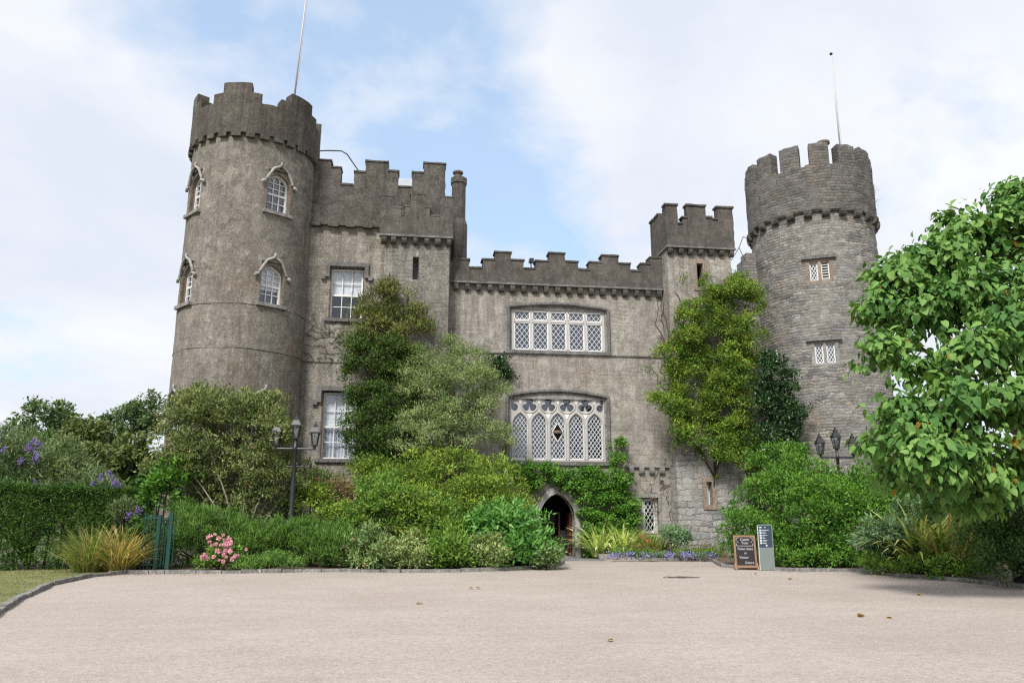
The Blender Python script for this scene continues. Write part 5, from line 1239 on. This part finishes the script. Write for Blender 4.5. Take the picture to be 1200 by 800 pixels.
# ---------------- bed right of the door
for px, lab in ((700, 'cream striped strap plant nearest the arched doorway'), (728, 'cream striped strap plant under the creeper edge')):
    g = gnd(px, 653); o = empty('striped_grass', (g.x, g.y-.15, .03), lab, 'strap plant', 'striped plants by the door'); blades('blades', 'b_varieg', o, (g.x, g.y-.25, .05), 260, .30, 1.4, .075, 1.0, (.05, .9))
g = gnd(762, 654); o = empty('day_lily', (g.x, g.y, .03), 'green strappy day lily with orange flowers under the small window', 'flower'); blades('blades', 'b_green', o, (g.x, g.y-.2, .05), 320, .40, 1.1, .04, .8, (.05, .9))
for px, py in ((755, 628), (760, 633)): blossom(o, atd(px, py, 28.8), .06, 'orangefl')
shrub('blue_shrub', 792, 28.9, [(788, 628, 29, 16, 12, .5)], 'l_blue', 1500, 60, .15, (.13, .04), 'blue green leafy plant against the foot of the turret', 'plant', nst=5, r0=.015)
for px, lab in ((785, 'short green border plant left of the turret corner'), (812, 'short green border plant under the stone turret base'), (835, 'short border plant next to the big right bush')):
    g = gnd(px, 653); o = empty('border_plant', (g.x, g.y, .03), lab, 'border plant', 'border plants by the turret'); blades('blades', 'b_green', o, (g.x, g.y-.15, .05), 240, .4, .62, .022, .7, (.05, .9))
for px, wd_, lab in ((668+80, 34, 'violet flowers edging the bed nearest the door'), (812, 28, 'violet flowers edging the bed by the turret')):
    o = shrub('violet_flowers', px, 28.5, [(px-wd_*.5, 649, 28.5, wd_*.55, 5, .3), (px+wd_*.5, 650, 28.4, wd_*.55, 5, .3)], 'l_mid', 1200, 70, .10, (.07, .03), lab, 'flowers', 'violet edging flowers', nst=3, r0=.008, low=-.3)
    n = 900; qs = rng.uniform(-wd_, wd_, n); qs = qs[np.array([mnoise.noise(Vector((q*.13, px, 0))) > -.12 for q in qs])]; n = len(qs); ctr = np.array([atd(px+q, 649.5, 28.3) for q in qs]); P = ctr+rng.normal(size=(n, 3))*np.array([.06, .15, .06])
    P[:, 2] = np.maximum(P[:, 2], .1); leaf_mesh('petals', M['violet'], o, P, nrm(rng.normal(size=(n, 3))), nrm(rng.normal(size=(n, 3))+np.array([0, -.5, .8])), np.full(n, .05), np.full(n, .045), 'oval', rng.random(n), rng.random(n))
g = gnd(711, 655); mb = MB(); 
mb.box(-.33, .33, -.12, .12, 0, .2); bm_o = mb
o = MB(Matrix.Translation((g.x, g.y-.1, 0))); o.plate(rough(rect(-.33, .33, 0.0, .2), .15, .015), (), -.12, .12); tag(o.build('stone_block', 'dressed'), 'small pale stone block at the bed edge by the doorway', 'stone')

# ---------------- big bush on the right
shrub('round_bush', 935, 25.5, [(925, 605, 25.8, 80, 58), (882, 622, 25.9, 38, 46), (980, 612, 25.6, 58, 52), (925, 572, 26.4, 60, 30), (955, 585, 26.4, 50, 26), (905, 643, 25.6, 50, 28), (965, 645, 25.2, 56, 28), (940, 654, 24.8, 40, 17, .8), (985, 655, 24.6, 40, 16, .8), (915, 538, 26.8, 32, 20)],
      'l_right', 52000, 1050, .20, (.105, .045), 'big rounded bright green bush behind the chalkboard', 'bush', nst=14, low=-.7, up=.4, kvar=.8)
shrub('rear_bush', 1040, 26.5, [(1000, 588, 26.0, 44, 36), (1025, 610, 25.4, 44, 42), (1030, 584, 26.8, 45, 36), (1070, 590, 26.6, 50, 45), (1020, 582, 27.0, 32, 22), (1110, 600, 26, 50, 45)], 'l_right', 22000, 460, .20, (.12, .05), 'green bush behind the right lamp post under the tree')
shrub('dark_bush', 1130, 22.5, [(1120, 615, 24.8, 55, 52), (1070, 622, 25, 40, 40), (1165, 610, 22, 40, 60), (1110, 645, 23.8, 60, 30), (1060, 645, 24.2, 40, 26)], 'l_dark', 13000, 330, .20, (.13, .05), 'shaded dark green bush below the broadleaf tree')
me_b = shrub('divided_leaf_shrub', 1040, 22.5, [(1038, 628, 22.3, 32, 18, .7), (1020, 642, 22.3, 18, 14, .5), (1058, 642, 22.2, 18, 14, .5)], 'l_blue', 3600, 80, .19, (.18, .05), 'blue green divided leaf shrub at the right kerb', 'shrub', shape='long', up=.1, out=.9, nst=7, r0=.02)
shrub('divided_leaf_shrub', 1068, 23.1, [(1068, 604, 23, 28, 18, .6)], 'l_blue', 1800, 80, .15, (.16, .035), 'taller blue green plant behind the divided leaf shrub', 'shrub', shape='long', up=.1, out=.9, nst=6, r0=.02)
g = gnd(1090, 674); o = empty('strap_plant', (g.x, g.y+.4, .03), 'tall strap leaved plant with fading yellow blades under the tree', 'strap plant'); blades('blades', 'b_strap', o, (g.x, g.y+.4, .05), 230, .35, 1.9, .085, 1.0, (.05, .9))
g = gnd(1125, 676); o = empty('strap_plant', (g.x, g.y+.5, .03), 'second strap leaved plant nearer the dark bush', 'strap plant'); blades('blades', 'b_green', o, (g.x, g.y+.5, .05), 240, .5, 1.8, .07, .9, (.05, .8))
shrub('ground_cover', 1070, 21.6, [(1035, 662, 22.2, 32, 10, .4), (1075, 666, 21.3, 36, 12, .5), (1125, 670, 20.4, 40, 14, .5)], 'l_mid', 4200, 170, .13, (.10, .045), 'low leafy plants along the right kerb', 'ground cover', nst=5, r0=.01, low=-.3)
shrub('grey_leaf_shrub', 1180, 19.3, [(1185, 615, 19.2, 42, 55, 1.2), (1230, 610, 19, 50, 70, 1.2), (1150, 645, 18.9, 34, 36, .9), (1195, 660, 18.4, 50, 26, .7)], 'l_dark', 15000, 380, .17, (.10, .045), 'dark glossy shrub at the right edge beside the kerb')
shrub('silver_shrub', 1185, 19.0, [(1188, 585, 18.7, 22, 24, .6), (1215, 595, 18.6, 26, 36, .6)], 'l_blue', 3000, 110, .15, (.09, .05), 'silvery leaved shrub top at the right edge')

# ---------------- broadleaf tree on the right
DT = 18.6; b0 = atd(1245, 600, DT); TT = empty('broadleaf_tree', (b0.x, b0.y, 0), 'large broadleaf tree with heart shaped leaves overhanging from the right', 'tree')
tb = [(1185, 275, 17, 50, 44), (1215, 240, 17.3, 44, 34), (1190, 238, 17, 28, 24), (1130, 290, 17.2, 45, 34), (1100, 315, 17, 40, 36), (1050, 335, 17, 38, 32), (1032, 375, 16.8, 28, 34), (1030, 415, 16.5, 34, 24), (1085, 375, 16.6, 45, 36), (1150, 350, 16, 52, 42), (1195, 390, 15, 48, 48),
      (1140, 425, 15.4, 52, 36), (1085, 440, 16, 34, 24), (1180, 470, 14.6, 48, 44), (1115, 480, 15, 52, 36), (1060, 500, 15.6, 46, 30), (1030, 525, 16, 34, 24), (1085, 535, 15.2, 46, 30), (1140, 540, 14.8, 48, 32), (1190, 535, 14.6, 36, 30), (1100, 570, 15.6, 40, 16), (1265, 320, 16, 70, 90), (1260, 450, 15.5, 60, 80), (1250, 240, 17, 50, 40), (1045, 560, 16.6, 36, 18), (1120, 585, 16, 46, 20), (1185, 572, 15.4, 40, 28)]
bl = [Bl(*q[:5], rd=q[3]*pxm(q[1], q[2])*.9) for q in tb]
C, O = clumps_from_blobs(lobed([(c, tuple(x*1.0 for x in r)) for c, r in bl], 5, .42, .80), 860, .6, -.75, .12)
grow('crown', M['l_tree'], TT, C, O, 25000, .25, (.175, .135), 'heart', .55, -.8, .6, .55, .9, .8, 1.0)
mb = MB(); fork = Vector((b0.x-.2, b0.y-.3, 2.6))
mb.tube([(b0.x, b0.y, 0), (b0.x-.05, b0.y-.1, 1.2), fork], [.30, .25, .22], 10)
for i, (c, r) in enumerate(bl):
    c = Vector(c); mid = fork.lerp(c, .5)+Vector((0, 0, .35)); mid2 = fork.lerp(c, .8)+Vector((0, 0, .15)); mb.tube([fork, fork.lerp(mid, .5)+Vector((0, 0, .1)), mid, mid2, c, c+(c-mid2).normalized()*r[0]*.6], [.11, .085, .06, .04, .025, .01], 6)
    for k in range(3):
        e = c+Vector((random.uniform(-1, 1)*r[0], random.uniform(-1, 1)*r[1], random.uniform(-.5, .8)*r[2]))*.85; mb.tube([mid2.lerp(c, .5), (mid2+e)/2+Vector((0, 0, .1)), e], [.025, .016, .007], 5)
mb.build('trunk', 'bark', TT, True)

# ================================================================== LAMP POSTS
def lamp(base, label, zf):
    """three-lantern post: zf = height of the visible collar"""
    o = empty('lamp_post', base, label, 'lamp post', 'three lantern lamp posts'); B = Vector(base)
    H = zf+2.62
    mb = MB(); mb.lathe([(.10, 0), (.10, zf), (.085, zf+.1), (.07, zf+1.2), (.055, H-.35), (.075, H-.33), (.075, H-.25), (.055, H-.22), (.055, H)], 12, B); mb.build('post', 'iron', o, True)
    mb = MB(); mb.lathe([(.20, 0), (.20, .25), (.15, .35), (.14, zf-.18), (.20, zf-.12), (.22, zf), (.16, zf+.08), (.10, zf+.12)], 8, B); mb.build('base', 'iron', o)
    mb = MB(); mb.tube([B+Vector((-.62, 0, H-.30)), B+Vector((.62, 0, H-.30))], .035, 8); mb.tube([B+Vector((-.27, 0, H-.86)), B+Vector((.27, 0, H-.86))], .016, 6)
    for s_ in (-1, 1): mb.tube([B+Vector((s_*.60, 0, H-.32)), B+Vector((s_*.60, 0, H-.22))], .05, 8)
    mb.build('cross_arm', 'iron', o)
    for dx, dz in ((-.60, -.22), (0, 0), (.60, -.22)):
        c = B+Vector((dx, 0, H+dz)); r0, r1, hh = .10, .17, .41; rot = math.pi/4
        fr = MB(); fr.lathe([(.05, 0), (r0+.03, .02), (r0+.03, .06), (r0-.01, .061)], 4, c, rot); fr.lathe([(r1+.05, hh), (r1+.05, hh+.045), (r1-.02, hh+.05)], 4, c, rot)
        for k in range(4):
            a = rot+k*math.pi/2; fr.tube([c+Vector((r0*math.cos(a), r0*math.sin(a), .05)), c+Vector((r1*math.cos(a), r1*math.sin(a), hh))], .017, 4)
        ln = fr.build('lantern', 'iron', o)
        mb = MB(); mb.lathe([(r1+.045, hh+.045), (r1*.62, hh+.20), (r1*.5, hh+.215), (r1*.5, hh+.27), (.03, hh+.32), (.035, hh+.37), (.005, hh+.39)], 4, c, rot); mb.build('lantern_roof', 'iron', ln)
        mb = MB(); mb.lathe([(r0-.008, .062), (r1-.012, hh-.002)], 4, c, rot); mb.build('glass', 'lampglass', ln)
        mb = MB(); mb.lathe([(.025, .06), (.03, .12), (.075, .2), (.085, .26), (.06, .33), (.01, .37)], 10, c); mb.build('bulb', 'bulb', ln, True)
    return o
D1 = 24.7; a = atd(340.5, 613, D1); b2 = atd(348, 508, D1)
L1 = lamp((a.x, a.y, 0), 'black three lantern lamp post in the left bed before the round tower', a.z)
D2 = 28.3; c2 = atd(980.5, 526, D2); L2 = copy_tree(L1); L2.location = (c2.x, c2.y, c2.z-(a.z+2.62)); L2['label'] = 'black three lantern lamp post rising from the round green bush'
L2.location.z = c2.z-(a.z+2.62)
L2.rotation_euler = (0, 0, R(-8))

# ================================================================== SIGNS
def text_mesh(body, size, name, material, parent, Xf, align='CENTER', ext=.002, shear=0.0):
    cu = bpy.data.curves.new(name, 'FONT'); cu.body = body; cu.size = size; cu.align_x = align; cu.align_y = 'CENTER'; cu.extrude = ext; cu.shear = shear; cu.resolution_u = 3
    tmp = bpy.data.objects.new(name, cu); me = bpy.data.meshes.new_from_object(tmp); bpy.data.objects.remove(tmp); bpy.data.curves.remove(cu)
    me.transform(Matrix.Translation(-wloc(parent)) @ Xf); return link_mesh(name, me, M[material], parent)
g = gnd(875, 667); yaw_s = R(-14)
CB = empty('chalkboard_sign', (g.x, g.y, 0), 'wooden framed chalkboard with white writing standing before the round bush', 'chalkboard')
tilt = R(-7)
Xb = Matrix.Translation((g.x, g.y, 0)) @ Matrix.Rotation(yaw_s, 4, 'Z') @ Matrix.Rotation(tilt, 4, 'X')
bw, bh = .325, 1.0
mb = MB(Xb); mb.plate(rect(-bw, bw, .05, bh), [rect(-bw+.055, bw-.055, .12, bh-.055)[::-1]], -.02, .02); mb.build('frame', 'wood', CB)
mb = MB(Xb); mb.box(-bw+.05, bw-.05, -.006, .008, .115, bh-.05); mb.build('board', 'chalkboard', CB)
Xt = lambda x, z: Xb @ Matrix.Translation((x, -.009, z)) @ Matrix.Rotation(math.pi/2, 4, 'X')
text_mesh('Castle', .105, 'chalk_lettering', 'chalk', CB, Xt(.01, .875)); text_mesh('Tour', .105, 'chalk_lettering', 'chalk', CB, Xt(.01, .775))
text_mesh('Ticket Sales', .098, 'chalk_lettering', 'chalk', CB, Xt(0, .60), shear=.1); text_mesh('at', .09, 'chalk_lettering', 'chalk', CB, Xt(.0, .48), shear=.1)
text_mesh('Visitor', .10, 'chalk_lettering', 'chalk', CB, Xt(-.05, .35), shear=.1); text_mesh('Centre', .095, 'chalk_lettering', 'chalk', CB, Xt(.10, .20), shear=.1)
mb = MB(Xb)
for p, q in (((-.24, .69), (.24, .69)), ((-.24, .69), (-.24, .76)), ((.24, .69), (.24, .76)), ((-.24, .84), (-.24, .92)), ((.24, .84), (.24, .92)), ((-.24, .92), (-.16, .93)), ((.24, .92), (.16, .93)), ((-.23, .82), (-.18, .79)), ((.23, .82), (.18, .79))):
    mb.bar(p, q, .010, -.0095, -.0065)
mb.build('chalk_border', 'chalk', CB)
mb = MB(Matrix.Translation((g.x, g.y, 0)) @ Matrix.Rotation(yaw_s, 4, 'Z'))
for sg in (-1, 1): mb.add([(sg*bw-.02, -.16, 0), (sg*bw+.02, -.16, 0), (sg*bw+.02, .22, 0), (sg*bw-.02, .22, 0), (sg*bw-.02, .03, .20), (sg*bw+.02, .03, .20)], [(3, 2, 1, 0), (0, 1, 5, 4), (2, 3, 4, 5), (0, 4, 3), (1, 2, 5)])
mb.build('foot', 'wood', CB)
g = gnd(901, 668); IS = empty('information_sign', (g.x, g.y, 0), 'upright grey information panel with navy top beside the chalkboard', 'sign')
Xs = Matrix.Translation((g.x, g.y+.1, 0)) @ Matrix.Rotation(R(-10), 4, 'Z'); hw, hh = .225, 1.32
mb = MB(Xs); mb.plate([(-hw, 0), (hw, 0), (hw, hh-.03), (hw-.03, hh), (-hw+.03, hh), (-hw, hh-.03)], (), -.03, .03); mb.build('panel', 'metalgrey', IS)
mb = MB(Xs); mb.box(-hw+.03, hw-.03, -.036, -.031, hh*.5, hh-.03); nv_ = mb.build('navy_panel', 'navy', IS)
mb = MB(Xs); mb.box(-hw, -hw+.025, -.04, -.0305, .0, hh-.04); mb.build('edge_strip', 'pole', IS)
ic = MB(Xs); tx = MB(Xs)
ic.box(-.17, -.09, -.040, -.0365, hh-.10, hh-.07); ic.build('pictogram', 'signwhite', nv_); ic = MB(Xs); ic.box(-.01, .02, -.040, -.0365, hh-.10, hh-.07); ic.build('pictogram', 'signwhite', nv_)
for k in range(6):
    z = hh-.17-k*.074; ic = MB(Xs); ic.box(-.165, -.105, -.040, -.0365, z-.025, z+.025); ic.build('pictogram', 'signwhite', nv_); tx.box(-.085, (.12, .0, .06, -.02, .05, .04)[k], -.039, -.0365, z+.002, z+.014)
    tx.box(-.085, (.05, .03, -.01, .0, .03, .01)[k], -.039, -.0365, z-.016, z-.006)
ic = MB(Xs); z = hh*.5+.05; ic.plate([(.0, z-.02), (.05, z-.02), (.05, z+.0), (.02, z+.03), (.0, z+.03)], (), -.040, -.0365)
ic.build('pictogram', 'signwhite', nv_); tx.build('text_line', 'signwhite', nv_)

# ================================================================== fallen leaves
M['deadleaf'] = leaf_mat('dry fallen leaf', (.12, .07, .03), (.24, .15, .06), None, 0, .8, .1)
fl = [(1003, 721, .12, 'dry brown fallen leaf on the gravel, left of a pair'), (1037, 723, .11, 'dry brown fallen leaf on the gravel, right of a pair'), (715, 750, .09, 'small brown leaf lying alone in the middle of the drive'), (493, 707, .09, 'tiny orange brown leaf on gravel before the low shrubs'), (556, 689, .14, 'curled dark leaf close to the low shrubs'), (1142, 683, .13, 'yellowish leaf against the right kerb'), (930, 678, .12, 'yellow leaf in front of the round bush'), (1078, 696, .12, 'brown leaf in the shade under the tree'), (882, 673, .14, 'brown leaf in front of the chalkboard')]
for px, py, sz, lab in fl:
    g = np.array(gnd(px, py))+np.array([0, 0, .012]); n = 2; d_ = nrm(rng.normal(size=(n, 3))*np.array([1, 1, .15]))
    o = leaf_mesh('fallen_leaf', M['deadleaf'], None, np.tile(g, (n, 1))+rng.normal(size=(n, 3))*np.array([.04, .04, .0]), d_, nrm(np.tile([[0, 0, 1.0]], (n, 1))+rng.normal(size=(n, 3))*.4), np.full(n, sz), np.full(n, sz*.6), 'heart', rng.random(n), rng.random(n)); tag(o, lab, 'leaf', 'fallen leaves on the drive')
g = gnd(788, 677); mb = MB()
for k in range(7): p = Vector((g.x+random.uniform(-.25, .25), g.y+random.uniform(-.12, .12), .015)); mb.tube([p, p+Vector((random.uniform(.1, .35), random.uniform(-.08, .08), .012)), p+Vector((random.uniform(.4, .6), random.uniform(-.1, .1), 0))], .009, 4)
tag(mb.build('fallen_twig', 'bark_dark'), 'thin dark fallen twig on the gravel before the flower bed', 'twig')
# lawn grass tufts
gp = [p for p in lawn_pts+lawn_in]; bb = (min(p[0] for p in gp), max(p[0] for p in gp), min(p[1] for p in gp), max(p[1] for p in gp)); PT = []
def inpoly(x, y, poly):
    c = False; j = len(poly)-1
    for i in range(len(poly)):
        if (poly[i][1] > y) != (poly[j][1] > y) and x < (poly[j][0]-poly[i][0])*(y-poly[i][1])/(poly[j][1]-poly[i][1])+poly[i][0]: c = not c
        j = i
    return c
while len(PT) < 16000:
    x, y = rng.uniform(-16, bb[1]), rng.uniform(11, bb[3])
    if inpoly(x, y, gp): PT.append((x, y, .015))
PT = np.array(PT); n = len(PT); d_ = nrm(rng.normal(size=(n, 3))*np.array([.5, .5, .2])+np.array([0, 0, 1]))
M['b_lawn'] = leaf_mat('lawn grass', (.09, .13, .035), (.22, .24, .08), (.36, .28, .13), .3, .7, .25)
o = leaf_mesh('lawn_grass', M['b_lawn'], None, PT, d_, nrm(rng.normal(size=(n, 3))), rng.uniform(.03, .07, n), np.full(n, .012), 'long', rng.random(n), rng.random(n)); tag(o, 'short worn lawn grass along the left kerb', 'grass', kind='stuff')

p = cyl(cR, rRP+.02, R(78), zRb+1.3); o = empty('grass_tuft', p, 'small weeds growing from the side of the rubble tower parapet', 'weeds')
for dz in (-.55, -.1, .5): blades('blades', 'b_green', o, (p.x, p.y, p.z+dz), 40, .10, .42, .02, .9, (.3, 1.4)) if dz else None
NL = 900; PL_ = []
for _ in range(NL):
    K_ = KL if rng.random() < .6 else KR; i = rng.integers(0 if K_ is KR else 3, len(K_)-1); q = K_[i].lerp(K_[i+1], rng.random()); PL_.append((q.x+rng.normal()*.1, q.y-abs(rng.normal())*.35-.06, .004))
PL_ = np.array(PL_); o = leaf_mesh('leaf_litter', M['deadleaf'], None, PL_, nrm(rng.normal(size=(NL, 3))*np.array([1, 1, .15])), nrm(np.tile([[0, 0, 1.0]], (NL, 1))+rng.normal(size=(NL, 3))*.4), rng.uniform(.02, .065, NL), rng.uniform(.015, .03, NL), 'oval', rng.random(NL), rng.random(NL)); tag(o, 'tiny dry leaf litter gathered along the kerbs', 'litter', kind='stuff')
